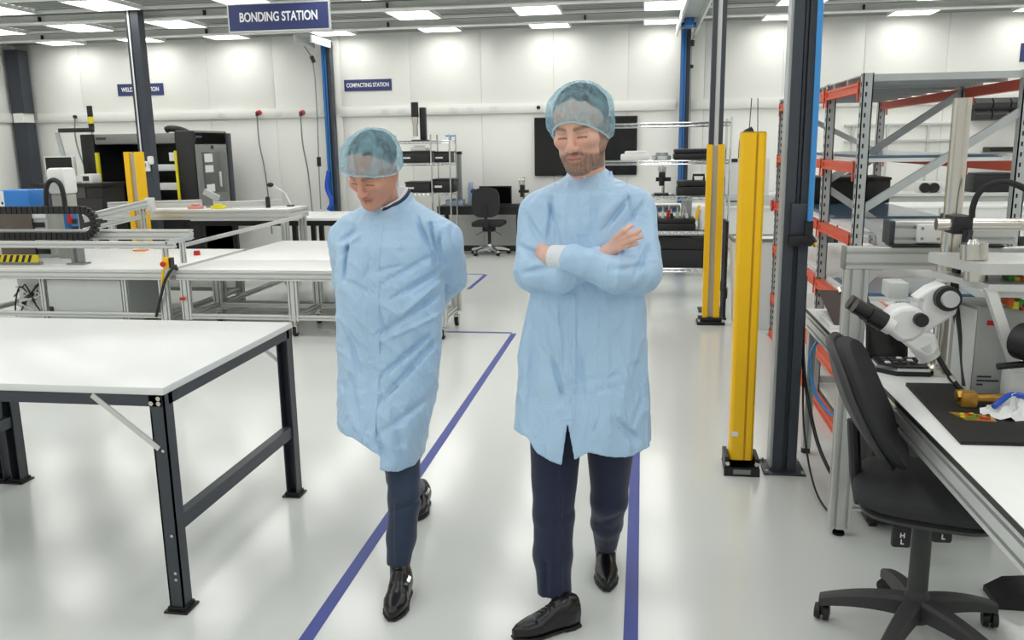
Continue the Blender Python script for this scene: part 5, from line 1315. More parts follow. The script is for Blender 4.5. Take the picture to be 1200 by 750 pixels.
def nets(fn, lo, hi, h):
    """surface nets on a block-sparse grid"""
    lo, hi = np.array(lo, dtype=np.float64), np.array(hi, dtype=np.float64)
    n = np.ceil((hi-lo)/h).astype(int)+1
    B = 6; nb = (n+B-1)//B+1
    ax = [lo[i]+(np.arange(nb[i])*B+B/2)*h for i in range(3)]
    Cg = np.stack(np.meshgrid(*ax, indexing='ij'), -1).reshape(-1, 3).astype(np.float32)
    dc = fn(Cg).reshape(nb)
    act = np.argwhere(np.abs(dc) < B*h*1.35)
    N = nb*B
    Vf = np.full(N, 1.0, dtype=np.float32)
    Vf[:] = np.repeat(np.repeat(np.repeat(dc, B, 0), B, 1), B, 2)
    off = np.stack(np.meshgrid(*[np.arange(B)]*3, indexing='ij'), -1).reshape(-1, 3)
    for s in range(0, len(act), 1500):
        ids = (act[s:s+1500, None, :]*B+off[None]).reshape(-1, 3)
        Vf[ids[:, 0], ids[:, 1], ids[:, 2]] = fn((lo+ids*h).astype(np.float32))
    S = Vf < 0
    c = [slice(None, -1), slice(1, None)]
    cnt = np.zeros(tuple(N-1), dtype=np.int8)
    for i in (0, 1):
        for j in (0, 1):
            for k_ in (0, 1): cnt += S[c[i], c[j], c[k_]]
    cells = np.argwhere((cnt > 0) & (cnt < 8))
    idx = np.full(tuple(N-1), -1, dtype=np.int32); idx[cells[:, 0], cells[:, 1], cells[:, 2]] = np.arange(len(cells))
    acc = np.zeros((len(cells), 3)); num = np.zeros(len(cells))
    cor = [(i, j, k_) for i in (0, 1) for j in (0, 1) for k_ in (0, 1)]
    for a in cor:
        for d in range(3):
            if a[d]: continue
            b = list(a); b[d] = 1
            va = Vf[cells[:, 0]+a[0], cells[:, 1]+a[1], cells[:, 2]+a[2]]; vb = Vf[cells[:, 0]+b[0], cells[:, 1]+b[1], cells[:, 2]+b[2]]
            mk = (va < 0) != (vb < 0); t = np.where(mk, va/np.where(mk, va-vb, 1), 0)
            p = np.zeros((len(cells), 3)); p += a; p[:, d] += t
            acc[mk] += p[mk]; num[mk] += 1
    verts = lo+(cells+acc/num[:, None])*h
    faces = []
    for d in range(3):
        e1, e2 = [x for x in range(3) if x != d]
        sl0 = [slice(1, -1)]*3; sl1 = [slice(1, -1)]*3
        sl0[d] = slice(0, -1); sl1[d] = slice(1, None)
        a, b = S[tuple(sl0)], S[tuple(sl1)]
        for flip in (False, True):
            e = np.argwhere((a & ~b) if not flip else (~a & b))
            e = e+1; e[:, d] -= 1
            q = []
            for o1, o2 in ((-1, -1), (0, -1), (0, 0), (-1, 0)):
                g = e.copy(); g[:, e1] += o1; g[:, e2] += o2
                q.append(idx[g[:, 0], g[:, 1], g[:, 2]])
            q = np.stack(q, 1)
            if (d == 1) != flip: q = q[:, ::-1]
            faces.append(q[(q >= 0).all(1)])
    return verts, np.concatenate(faces)
def sdf_obj(name, verts, faces, material, parent, colors=None, smooth_it=0):
    c = rootloc(parent) if parent is not None else Vector((0,0,0))
    v = verts-np.array(c)
    if smooth_it:
        ed = np.concatenate([faces[:, [0,1]], faces[:, [1,2]], faces[:, [2,3]], faces[:, [3,0]]])
        for _ in range(smooth_it):
            s = np.zeros_like(v); k_ = np.zeros(len(v))
            np.add.at(s, ed[:, 0], v[ed[:, 1]]); np.add.at(k_, ed[:, 0], 1)
            np.add.at(s, ed[:, 1], v[ed[:, 0]]); np.add.at(k_, ed[:, 1], 1)
            v = v*.5+.5*s/np.maximum(k_, 1)[:, None]
    me = bpy.data.meshes.new(name)
    me.vertices.add(len(v)); me.vertices.foreach_set('co', v.astype(np.float32).ravel())
    me.loops.add(faces.size); me.loops.foreach_set('vertex_index', faces.astype(np.int32).ravel())
    me.polygons.add(len(faces)); me.polygons.foreach_set('loop_start', np.arange(0, faces.size, 4, dtype=np.int32))
    me.polygons.foreach_set('loop_total', np.full(len(faces), 4, dtype=np.int32))
    me.update(calc_edges=True); me.validate()
    me.polygons.foreach_set('use_smooth', np.ones(len(me.polygons), dtype=bool))
    if colors is not None:
        at = me.color_attributes.new('Col', 'FLOAT_COLOR', 'POINT')
        at.data.foreach_set('color', np.concatenate([colors, np.ones((len(colors), 1))], 1).astype(np.float32).ravel())
    return link(name, me, material, parent)
def vnoise(P, s, seed=0):
    """cheap smooth noise from a few sines"""
    r = np.random.RandomState(seed); out = np.zeros(len(P), dtype=np.float32)
    for i in range(5):
        w = r.normal(size=3).astype(np.float32)*s; out += np.sin(P@w+r.uniform(0, 6.28)).astype(np.float32)
    return out/5
def rotm(yaw, pitch, roll):
    """head rotation: yaw turns toward image left (+), pitch nods down (+), roll"""
    return np.array((Matrix.Rotation(yaw, 3, 'Z') @ Matrix.Rotation(pitch, 3, 'X') @ Matrix.Rotation(roll, 3, 'Y')), dtype=np.float64)

SKIN = mat('skin', '#ffffff', 0.48, var=0.03, scale=90, bump=0.12, bscale=500, vcol=True)
SKIN.node_tree.nodes['Principled BSDF'].inputs['Subsurface Weight'].default_value = 0.08
SKIN.node_tree.nodes['Principled BSDF'].inputs['Subsurface Radius'].default_value = (.012, .004, .002)
HAIR = mat('dark_hair', '#2a231f', 0.6, var=0.3, scale=120, bump=0.8, bscale=260)
HAIRG = mat('greying_hair', '#3d3936', 0.6, var=0.3, scale=120, bump=0.8, bscale=260)
def cloth(name, col, rough=.55, sheen=.2, bump=.25):
    m = mat(name, col, rough, var=.035, scale=5, bump=bump, bscale=11, spec=.35, stretch=(1, 1, .55))
    for nd in m.node_tree.nodes:
        if nd.type == 'BUMP': nd.inputs['Distance'].default_value = .02
        if nd.type == 'TEX_NOISE' and abs(nd.inputs['Scale'].default_value-11) < .1: nd.inputs['Detail'].default_value = 4; nd.inputs['Distortion'].default_value = 1.4; nd.inputs['Roughness'].default_value = .45
    m.node_tree.nodes['Principled BSDF'].inputs['Sheen Weight'].default_value = sheen
    return m
COAT = cloth('blue_coat_fabric', '#b0d0ed', .42, .1, .9)
CUFF = mat('knit_cuff', '#e6ecf1', .8, var=.04, bump=.5, bscale=600)
NAVYT = cloth('navy_trouser_wool', '#1d2540', .7, .2, .2)
SLATET = cloth('slate_trouser_wool', '#2c3950', .7, .2, .2)
LEATH = mat('black_leather', '#101012', .25, var=.15, scale=30, bump=.25, bscale=160)
SOLE = mat('shoe_sole', '#0c0c0c', .55)
SHIRT = mat('white_shirt', '#eef1f6', .7, var=.02)
NAVYC = mat('navy_lining', '#2e3a58', .7)
def capmat():
    m = bpy.data.materials.new('bouffant_cap'); m.use_nodes = True; nt = m.node_tree; N = nt.nodes; L = nt.links
    out = N['Material Output']; N.remove(N['Principled BSDF'])
    d = N.new('ShaderNodeBsdfDiffuse'); tl = N.new('ShaderNodeBsdfTranslucent'); tr = N.new('ShaderNodeBsdfTransparent')
    col = lin('#b2e0f2')+(1,)
    d.inputs[0].default_value = col; tl.inputs[0].default_value = lin('#c6e6f3')+(1,)
    tr.inputs[0].default_value = lin('#eef8fc')+(1,)
    a = N.new('ShaderNodeMixShader'); a.inputs[0].default_value = .45; L.new(d.outputs[0], a.inputs[1]); L.new(tl.outputs[0], a.inputs[2])
    tc = N.new('ShaderNodeTexCoord'); mp = N.new('ShaderNodeMapping'); mp.inputs['Scale'].default_value = (1, 1, .35)
    nz = N.new('ShaderNodeTexNoise'); nz.inputs['Scale'].default_value = 26; nz.inputs['Detail'].default_value = 4; nz.inputs['Distortion'].default_value = 1.2
    L.new(tc.outputs['Object'], mp.inputs[0]); L.new(mp.outputs[0], nz.inputs[0])
    rp = N.new('ShaderNodeMapRange'); rp.inputs[1].default_value = .3; rp.inputs[2].default_value = .7; rp.inputs[3].default_value = .18; rp.inputs[4].default_value = .6
    L.new(nz.outputs['Fac'], rp.inputs[0])
    b = N.new('ShaderNodeMixShader'); L.new(rp.outputs[0], b.inputs[0]); L.new(tr.outputs[0], b.inputs[1]); L.new(a.outputs[0], b.inputs[2])
    bp = N.new('ShaderNodeBump'); bp.inputs['Strength'].default_value = .6; bp.inputs['Distance'].default_value = .006
    L.new(nz.outputs['Fac'], bp.inputs['Height']); L.new(bp.outputs[0], d.inputs['Normal']); L.new(bp.outputs[0], tl.inputs['Normal'])
    L.new(b.outputs[0], out.inputs[0])
    return m
CAPM = capmat()
CAPBAND = mat('cap_band', '#b9d9e6', .7)

def head_sdf(Q, beard=0.0, full=0.0):
    """Q in the head frame: x image right, y back, z up; origin at the centre between the ears"""
    X = np.abs(Q[:, 0]); S = np.stack([X, Q[:, 1], Q[:, 2]], 1)     # mirrored half
    d = el(Q, (0, .017, .047), (.076, .097, .079))
    d = smin(d, el(Q, (0, -.028, .035), (.064, .066, .066)), .03)
    d = smin(d, el(Q, (0, -.022, -.035), (.060+full, .070, .082)), .03)
    d = smin(d, rc(S, (.050+full, .008, -.038), (.018, -.064, -.098), .024, .02), .03)
    d = smin(d, el(Q, (0, -.074, -.103), (.024, .021, .019)), .022)
    d = smin(d, el(S, (.045, -.056, -.02), (.024, .03, .02)), .025)
    d = smin(d, rc(S, (.012, -.089, .021), (.046, -.070, .023), .0095, .008), .014)
    d = smax(d, -el(S, (.0315, -.1015, .001), (.020, .019, .0125)), .014)
    d = smin(d, el(S, (.0315, -.0745, -.001), (.0155, .0135, .0135)), .006)
    d = smin(d, rc(Q, (0, -.088, .014), (0, -.111, -.030), .0075, .0115), .012)
    d = smin(d, el(Q, (0, -.112, -.034), (.0125, .0115, .0105)), .008)
    d = smin(d, el(S, (.0135, -.1, -.037), (.0085, .011, .0085)), .007)
    d = smax(d, -el(S, (.0075, -.108, -.0455), (.0045, .006, .004)), .004)
    d = smin(d, rc(S, (0, -.0945, -.0615), (.022, -.084, -.0665), .0065, .004), .009)
    d = smin(d, rc(S, (0, -.0925, -.0745), (.019, -.083, -.0705), .0075, .0045), .009)
    d = smax(d, -rc(S, (0, -.1015, -.0675), (.023, -.089, -.068), .0022, .0018), .005)
    d = smax(d, -rc(S, (.020, -.101, -.045), (.030, -.086, -.066), .002, .002), .01)
    ear = el(S, (.079, .014, -.012), (.0085, .019, .031))
    ear = smax(ear, -el(S, (.087, .008, -.008), (.006, .01, .017)), .006)
    d = smin(d, ear, .008)
    if beard: 
        mk = np.clip((-.045-Q[:, 2])/.02, 0, 1)*np.clip((.0-Q[:, 1])/.02+.5, 0, 1)
        d = d-beard*mk*(1+.5*vnoise(Q, 600, 3))
    return d
def skin_colors(Q, base, lips, beardmask, browc, cheek=.0):
    n = len(Q); C = np.tile(np.array(lin(base)), (n, 1)); X = np.abs(Q[:, 0]); y = Q[:, 1]; z = Q[:, 2]
    def mixin(mask, col):
        nonlocal C; mk = np.clip(mask, 0, 1)[:, None]; C = C*(1-mk)+np.array(lin(col))*mk
    g = lambda d, s: np.exp(-(d/s)**2)
    mixin(.35*g(np.hypot(X-.045, z+.03), .022)*(y < -.03), '#d08e80')
    mixin(.3*g(np.hypot(X, z+.034), .013)*(y < -.09), '#cf8a78')
    lip = np.clip(1.3-np.hypot(X/.024, (z+.068)/.0115), 0, 1)*2*(y < -.07); mixin(np.clip(lip, 0, 1)*.75, lips)
    mixin(g(z+.0675, .0022)*(X < .023)*(y < -.07)*.8, '#6e3a34')
    brow_z = .0215+.003*np.sin(np.clip((X-.012)/.04, 0, 1)*2.2)
    nz = .75+.25*vnoise(Q, 900, 5)
    mixin(g(z-brow_z, .0062)*(X > .011)*(X < .053)*(y < -.05)*nz*.95, browc)
    mixin(g(z+.0068-.002*np.cos((X-.0315)/.014*1.4), .0022)*(np.abs(X-.0315) < .0155)*(y < -.06)*.9, '#2a1c18')
    mixin(g(z-.0075, .003)*(np.abs(X-.0315) < .016)*(y < -.06)*.35, '#8a5a4a')
    if beardmask is not None:
        bm = beardmask(X, y, z); mixin(bm*(.75+.35*vnoise(Q, 700, 8)), '#5d4a3f')
    return C
def torso_fn(rows, Y0, p=2.3):
    """rows: (py, px_left, px_right, depth radius, dy) -> distance function of a tapering superellipse stack"""
    zs, cx, rx, ry, cy = [], [], [], [], []
    for (py, xl, xr, d, dy) in rows:
        a, b = PY(xl, py, Y0), PY(xr, py, Y0)
        zs.append((a.z+b.z)/2); cx.append((a.x+b.x)/2); rx.append((b.x-a.x)/2); ry.append(d); cy.append(Y0+dy)
    o = np.argsort(zs); zs, cx, rx, ry, cy = (np.array(q)[o] for q in (zs, cx, rx, ry, cy))
    def f(P):
        z = P[:, 2]; i = lambda q: np.interp(z, zs, q).astype(np.float32)
        a, b = i(rx), i(ry)
        u = np.abs(P[:, 0]-i(cx))/a; v = np.abs(P[:, 1]-i(cy))/b
        k_ = (u**p+v**p)**(1/p)
        d = (k_-1)*np.minimum(a, b)
        return np.maximum(d, np.maximum(zs[0]-z, z-zs[-1])).astype(np.float32)
    return f
def seg2(P, a, b):
    """distance in the x-z plane to the segment a-b, and parameter"""
    a = np.array((a[0], a[2]), dtype=np.float32); b = np.array((b[0], b[2]), dtype=np.float32); q = P[:, [0, 2]]
    ba = b-a; t = np.clip(((q-a)@ba)/max(1e-9, ba@ba), 0, 1)
    return np.linalg.norm(q-a-t[:, None]*ba, axis=1), t
def folds(P, d, lines, yfront):
    """creases and ridges given by pixel segments on the front of the garment: (p, q, width, depth); depth>0 is a valley"""
    fr = np.clip((yfront-P[:, 1])/.03, 0, 1)
    for (a, b, w, dep) in lines:
        q, t = seg2(P, a, b)
        d = d+dep*np.exp(-(q/w)**2)*np.sin(np.pi*np.clip(t*.9+.05, 0, 1))**.6*fr
    return d
def hand_sdf(P, wrist, knuckles, tips, mids, thumb, wr=.026, thick=.013):
    """palm from the wrist to four knuckles, fingers bent once at mids"""
    d = None
    for kx in knuckles:
        c = rc(P, wrist, kx, wr*.82, .0105); d = c if d is None else smin(d, c, .008)
    for kx, m_, tp, r in zip(knuckles, mids, tips, (.0088, .0092, .0088, .0076)):
        f = smin(rc(P, kx, m_, r*1.12, r), rc(P, m_, tp, r, r*.82), .004); d = smin(d, f, .004)
    f = smin(rc(P, thumb[0], thumb[1], .014, .0115), rc(P, thumb[1], thumb[2], .0115, .0092), .005)
    return smin(d, f, .010)
def shoe(parent, heel, toe, ankle, kind, length=.30):
    """leather shoe: heel and toe are ground points, ankle the top opening; returns parts"""
    h = np.array(heel, float); t_ = np.array(toe, float); f = t_-h; L = np.linalg.norm(f); f = f/L
    up = np.array((0, 0, 1.0)); s = np.cross(f, up); s /= np.linalg.norm(s); up = np.cross(s, f)
    R = np.stack([s, f, up], 1)
    loc = lambda P: ((P-h)@R).astype(np.float32)
    k_ = L/.30
    def foot_w(y):
        return np.interp(y/k_, [0, .03, .08, .14, .2, .245, .28, .30], [.026, .034, .034, .037, .045, .038, .024, .012]).astype(np.float32)
    def upper(P):
        q = loc(P); y = q[:, 1]
        top = np.interp(y/k_, [-.01, .0, .05, .09, .14, .19, .24, .28, .305], [.085, .1, .108, .1, .078, .058, .047, .040, .028]).astype(np.float32)
        w = foot_w(y); zc = top*.5; 
        u = np.abs(q[:, 0])/w; dzz = q[:, 2]-zc-.012; v = np.abs(dzz)/(top*.5)*np.where(dzz < 0, .62, 1)
        d = ((u**2.2+v**2.2)**(1/2.2)-1)*np.minimum(w, top*.5)
        d = np.maximum(d, np.maximum(-.006*0-y-.004, y-.304*k_))
        if kind == 'lace':
            for i in range(4):
                yy = (.115+.018*i)*k_
                d = d+.0022*np.exp(-((y-yy)/.0035)**2)*(np.abs(q[:, 0]) < .018)
            d = d+.0025*np.exp(-((y-.2*k_)/.003)**2)
        else:
            d = d-.0035*(1/(1+np.exp(-(.022-np.abs(y-.115*k_))*900)))
        an = np.array(ankle)
        d = smin(d, rc(P, h+f*.055*k_+up*.06, an, .036, .034), .03)
        return np.maximum(d, .012-q[:, 2])
    def sole(P):
        q = loc(P); y = q[:, 1]; w = foot_w(np.clip(y, 0, .3*k_))+.004
        d2 = np.maximum(np.abs(q[:, 0])-w, np.maximum(-.006-y, y-.306*k_))
        z1 = .013
        body = np.maximum(d2, np.maximum(q[:, 2]-z1, np.where(y < .075*k_, -q[:, 2], .004-q[:, 2]+np.clip((.12*k_-y)*0.05, -.0, .004))))
        return body
    lo = np.minimum(np.minimum(h, t_), np.array(ankle))-.07; hi = np.maximum(np.maximum(h, t_), np.array(ankle))+.07
    v, fc = nets(upper, lo, hi, .0042); o = sdf_obj('shoe', v, fc, LEATH, parent, smooth_it=1)
    v, fc = nets(sole, lo, hi, .0042); sdf_obj('sole', v, fc, SOLE, o)
    if kind == 'lace':
        mb = MB()
        for i in range(4):
            yy = (.112+.019*i)*k_; zz = float(np.interp(yy/k_, [.09, .14, .19], [.1, .078, .058]))+.0125
            for sg in (-1, 1):
                p0 = h+f*(yy-.007*sg)+s*.017+up*(zz-.006); p1 = h+f*(yy+.007*sg)-s*.017+up*(zz-.006); pm = (p0+p1)/2+up*.007
                mb.tube([p0, pm, p1], .0022, 6)
        part(o, 'laces', mb, SOLE)
    else:
        c = h+f*.115*k_-s*.03+up*.083
        B = Matrix((( s[0], f[0], up[0]), (s[1], f[1], up[1]), (s[2], f[2], up[2]))).to_4x4()
        mb = MB().box(-.006, .006, -.016, -.012, -.014, .014).box(-.006, .006, .012, .016, -.014, .014).box(-.006, .006, -.016, .016, .011, .015).box(-.006, .006, -.016, .016, -.015, -.011)
        mb.v = [(p[0], p[1]*1.25, p[2]*1.0) for p in mb.v]; mb.xform(Matrix.Rotation(math.radians(-35), 4, 'Y'))
        mb.xform(Matrix.Translation(Vector(c)) @ B); part(o, 'buckle', mb, CHROME)
    return o
def cap_mesh(parent, hc, R, axes, cen, band_pts, seed, tilt):
    """gathered cap: puffy crumpled shell open below; axes are its radii in the head frame"""
    nu, nv = 96, 40; vs = []; band = []
    for j in range(nv+1):
        v = j/nv
        for i in range(nu):
            a = 2*math.pi*i/nu
            # rim height follows band_pts: (front, side, back)
            c_ = math.cos(a+math.pi/2)      # +1 at the front (-y)
            fr = -math.sin(a)
            rim = band_pts[1]+(band_pts[0]-band_pts[1])*max(0, fr)**1.3+(band_pts[2]-band_pts[1])*max(0, -fr)
            th0 = math.asin(max(-.95, min(.95, (rim-cen[2])/axes[2])))
            th = th0+(math.pi/2-th0)*v
            puff = 1+.035*math.sin(math.pi*min(1, v*1.5))
            gather = (.012*math.sin(23*a+3*math.sin(2*a+seed))+.009*math.sin(37*a+seed))*max(0, 1-v*1.6)
            w = .022*math.sin(3*a+seed+5*v)*math.sin(6*v+seed)+.014*math.sin(7*a-4*v*3+seed*2)*math.sin(9*v)+.010*math.sin(13*a+9*v+seed)*math.sin(5*v+1)
            tuck = 1-.085*max(0, 1-v*9)
            k_ = puff*tuck+abs(gather)*1.2+(abs(w)*1.5-.012)*(1-v**3)
            hr = math.cos(th) if th > 0 else 1-.1*th*th
            p = np.array((cen[0]+axes[0]*k_*hr*math.cos(a), cen[1]+axes[1]*k_*hr*math.sin(a), cen[2]+axes[2]*k_*math.sin(th)))
            q = hc+R@p; vs.append(tuple(q))
            if j == 0: band.append(tuple(q))
    fs = [(j*nu+i, j*nu+(i+1)%nu, (j+1)*nu+(i+1)%nu, (j+1)*nu+i) for j in range(nv) for i in range(nu)]
    mb = MB().add(vs, fs)
    o = part(parent, 'hair_cap', mb, CAPM, 'translucent light blue hair cap')
    o.data.polygons.foreach_set('use_smooth', [True]*len(o.data.polygons))
    for e in o.data.attributes: 
        if e.name == 'sharp_edge': o.data.attributes.remove(e); break
    part(o, 'elastic_band', MB().tube(band+band[:2], .0028, 6), CAPBAND)
    return o
def local(hc, R):
    return lambda P: ((P-hc)@R).astype(np.float32)

def build_man(cfg):
    Y0 = cfg['Y0']; hc = np.array(cfg['head']); R = rotm(*cfg['rot']); sc = cfg['hs']
    loc = lambda P: ((P-hc)@R/sc).astype(np.float32)
    base = cfg['base']
    person = bpy.data.objects.new('person', None)
    # ---- body: head, neck, trunk, arms, hands, legs under the clothes
    neck_b = np.array(cfg['neck'])
    def head_f(P):
        d = head_sdf(loc(P), cfg['beard_d'], cfg['full'])*sc
        nk = rc(P, hc+R@np.array((0, .03, -.055))*sc, neck_b, .056*sc, .062)
        return smin(d, nk, .03)
    v1, f1 = nets(head_f, np.minimum(hc-.16, neck_b-.09), np.maximum(hc+.16, neck_b+.09), .0027)
    Q = loc(v1); colr = skin_colors(Q, cfg['skin'], cfg['lips'], cfg['beard'], cfg['brow'])
    hv, hf, hcv = [v1], [f1], [colr]; n = len(v1)
    for h in cfg['hands']:
        pts = np.array([h[0]]+list(h[1])+list(h[2])+list(h[3])+list(h[4])); arm = h[5]
        fn = lambda P: smin(hand_sdf(P, h[0], h[1], h[2], h[3], h[4]), rc(P, h[0], arm, .023, .026), .02)
        al = np.array([np.array(p) for p in pts]+[np.array(arm)])
        v, f = nets(fn, al.min(0)-.05, al.max(0)+.05, .0024)
        c = np.tile(np.array(lin(cfg['handskin'])), (len(v), 1))
        for kx in list(h[1])+list(h[3]):
            mk = .3*np.exp(-(np.linalg.norm(v-np.array(kx), axis=1)/.012)**2)[:, None]; c = c*(1-mk)+np.array(lin('#c98878'))*mk
        for tp in h[2]:
            mk = .35*np.exp(-(np.linalg.norm(v-np.array(tp), axis=1)/.010)**2)[:, None]; c = c*(1-mk)+np.array(lin('#e3b0a2'))*mk
        hv.append(v); hf.append(f+n); hcv.append(c); n += len(v)
    S = cfg['skeleton']
    def trunk(P):
        d = None
        for a, b, r1, r2 in S:
            c = rc(P, a, b, r1, r2); d = c if d is None else smin(d, c, .03)
        return d
    al = np.array([p for s in S for p in (np.array(s[0]), np.array(s[1]))])
    v, f = nets(trunk, al.min(0)-.16, al.max(0)+.16, .016)
    hv.append(v); hf.append(f+n); hcv.append(np.tile(np.array(lin(cfg['skin'])), (len(v), 1)))
    bpy.data.objects.remove(person)
    V, F, Cc = np.concatenate(hv), np.concatenate(hf), np.concatenate(hcv)
    V = V-np.array(base)
    person = sdf_obj('person', V, F, SKIN, None, Cc)
    person.location = base
    tag(person, cfg['label'], 'person', 'men in blue coats')
    # ---- hair under the cap
    def hair_f(P):
        q = loc(P)
        d = el(q, (0, .02, .05), (.083, .103, .084))
        d = d+.003*vnoise(q, 160, 4)
        hl = cfg['hairline']
        front = -(q[:, 1]+hl[0]+(q[:, 2]-hl[1])*hl[2])          # cut away forehead and face
        d = np.maximum(d, front)
        return np.maximum(d, -.045-q[:, 2])*sc
    v, f = nets(hair_f, hc-.16, hc+.16, .006); sdf_obj('hair', v, f, cfg['hairmat'], person, smooth_it=1)
    cap_mesh(person, hc, R*sc, cfg['cap'][0], cfg['cap'][1], cfg['cap'][2], cfg['cap'][3], 0)
    # ---- coat
    body = torso_fn(cfg['rows'], Y0); sl = cfg['sleeves']; hem = cfg['hem']; yf = Y0-.02
    def coat_out(P):
        d = body(P)
        up, fo = None, None
        for s in sl:
            c = rc(P, *s[0]); up = c if up is None else np.minimum(up, c)
            a = None
            for q in s[1:]:
                c = rc(P, *q); a = c if a is None else smin(a, c, .018)
            a = smin(a, np.maximum(rc(P, *s[0]), (P[:, 2]-s[0][1][2]-.09)), .03)
            fo = a if fo is None else smin(fo, a, .006)
        d = smin(d, up, .028)
        d = smin(d, fo, .007)
        nk = rc(P, cfg['collar'][0], cfg['collar'][0]+np.array((0, 0, .02)), cfg['collar'][2], cfg['collar'][3])
        d = smin(d, nk, .035)
        d = folds(P, d, cfg['folds'], yf)
        d = d+.0035*vnoise(P*np.array((1, 1, .6), dtype=np.float32), 22, cfg['seed'])+.0018*vnoise(P*np.array((1, 1, .5), dtype=np.float32), 55, cfg['seed']+1)
        Pw = P@cfg['wr'].astype(np.float32)
        r1_ = (1-np.abs(vnoise(Pw, 26, cfg['seed']+4)))**5; r2_ = (1-np.abs(vnoise(Pw, 44, cfg['seed']+7)))**5
        d = d-.009*r1_*cfg['wk'](P)-.005*r2_*cfg['wk'](P)
        return d
    def coat_f(P):
        d = coat_out(P)
        # hollow from the hem and the neck, closed elsewhere
        inner = d+.011
        d = np.maximum(d, hem(P))
        d = np.where(P[:, 2] < cfg['hollow'], np.maximum(d, -inner), d)
        for g in cfg['cuts']: d = np.maximum(d, g(P))
        return d
    lo = np.array(cfg['bb'][0]); hi = np.array(cfg['bb'][1])
    v, f = nets(coat_f, lo, hi, .0046); coat = sdf_obj('coat', v, f, COAT, person, smooth_it=1); coat['label'] = 'light blue knee length cleanroom coat'
    for nm, cb, ct, rb, rt, g0, g1, dip, lean, m_ in cfg['bands']:
        n, vs = 48, []
        cb, ct = np.array(cb), np.array(ct)
        for i in range(n+1):
            a = math.radians(g0+(g1-g0)*i/n); fr = max(0, -math.sin(a)); edge = min(1, min(i, n-i)/4)
            for k_, (c_, r_) in enumerate(((cb, rb), (cb*.4+ct*.6, (rb[0]*.4+rt[0]*.6+.002, rb[1]*.4+rt[1]*.6+.002)), (ct, rt))):
                dz = -dip*fr*(k_/2)-(.012*(1-edge)*k_/2)
                for off in (0, -.005):
                    vs.append((c_[0]+(r_[0]+off)*math.cos(a), c_[1]+(r_[1]+off)*math.sin(a)-lean*fr*(k_/2), c_[2]+dz))
        fs = []
        for i in range(n):
            o, q = i*6, i*6+6
            fs += [(o, q, q+2, o+2), (o+2, q+2, q+4, o+4), (o+4, q+4, q+5, o+5), (o+5, q+5, q+3, o+3), (o+3, q+3, q+1, o+1), (o+1, q+1, q, o)]
        fs += [(0, 2, 4, 5, 3, 1), tuple(n*6+j for j in (1, 3, 5, 4, 2, 0))]
        part(coat, nm, MB().add(vs, fs), m_)
    # placket: a proud strip following the coat's front between two pixel columns
    def ysurf(x, z):
        ys = np.linspace(Y0-.30, Y0+.05, 90); P = np.stack([np.full(90, x), ys, np.full(90, z)], 1).astype(np.float32)
        d = np.maximum(coat_out(P), 0); k_ = np.argmax(d <= 0); 
        return ys[k_] if d[k_] <= 0 else None
    for name, rows_, pr in cfg['strips']:
        pl, pr_, th = [], [], pr
        vs, fs = [], []
        for (xa, xb, py) in rows_:
            a, b = PY(xa, py, Y0-.15), PY(xb, py, Y0-.15)
            ya, yb = ysurf(a.x, a.z), ysurf(b.x, b.z)
            if ya is None or yb is None: continue
            n0 = len(vs); vs += [(a.x, ya-th, a.z), (b.x, yb-th, b.z), (b.x, yb+.006, b.z), (a.x, ya+.006, a.z)]
            if n0: fs += [(n0-4+i, n0-4+(i+1)%4, n0+(i+1)%4, n0+i) for i in range(4)]
        if len(vs) >= 8:
            part(coat, name, MB().add(vs, fs+[(3,2,1,0), tuple(range(len(vs)-4, len(vs)))]), COAT)
    for (px, py) in cfg['snaps']:
        a = PY(px, py, Y0-.15); ya = ysurf(a.x, a.z)
        if ya is not None: part(coat, 'snap', MB().lathe([(.0,0),(.006,0),(.006,.002),(.0,.003)], (a.x, ya-.006, a.z), 12, 'y'), CUFF)
    for nm, a, b, r1, r2 in cfg['cuffs']:
        ax = (b-a)/np.linalg.norm(b-a); Lc = float(np.linalg.norm(b-a))
        def fn(P):
            t = (P-a.astype(np.float32))@ax.astype(np.float32)
            return smax(rc(P, a, b, r1, r2)-.0012*np.sin(t*900), np.maximum(-t-.004, t-Lc), .006)
        v, f = nets(fn, np.minimum(a, b)-.07, np.maximum(a, b)+.07, .0035); sdf_obj(nm, v, f, CUFF, coat)
    # ---- trousers
    def tr(P):
        d = None
        for leg in cfg['legs']:
            a = None
            for p, q, r1, r2 in leg:
                c = rc(P, p, q, r1, r2); a = c if a is None else smin(a, c, .02)
            end = leg[-1]; e = V3(end[1]); ax = V3(end[1])-V3(end[0]); ax /= np.linalg.norm(ax)
            a = np.maximum(a, (P-e)@ax-.004)
            d = a if d is None else smin(d, a, .02)
        d = d+.003*vnoise(P*np.array((1, 1, .7), dtype=np.float32), 34, 21)
        for (a, b, w, dep) in cfg['tfolds']:
            q, t = seg2(P, a, b); d = d+dep*np.exp(-(q/w)**2)
        return d
    al = np.array([np.array(p) for leg in cfg['legs'] for s in leg for p in (s[0], s[1])])
    v, f = nets(tr, al.min(0)-.13, al.max(0)+.13, .006); sdf_obj('trousers', v, f, cfg['tmat'], person, smooth_it=1)
    for s in cfg['shoes']: shoe(person, *s)
    return person

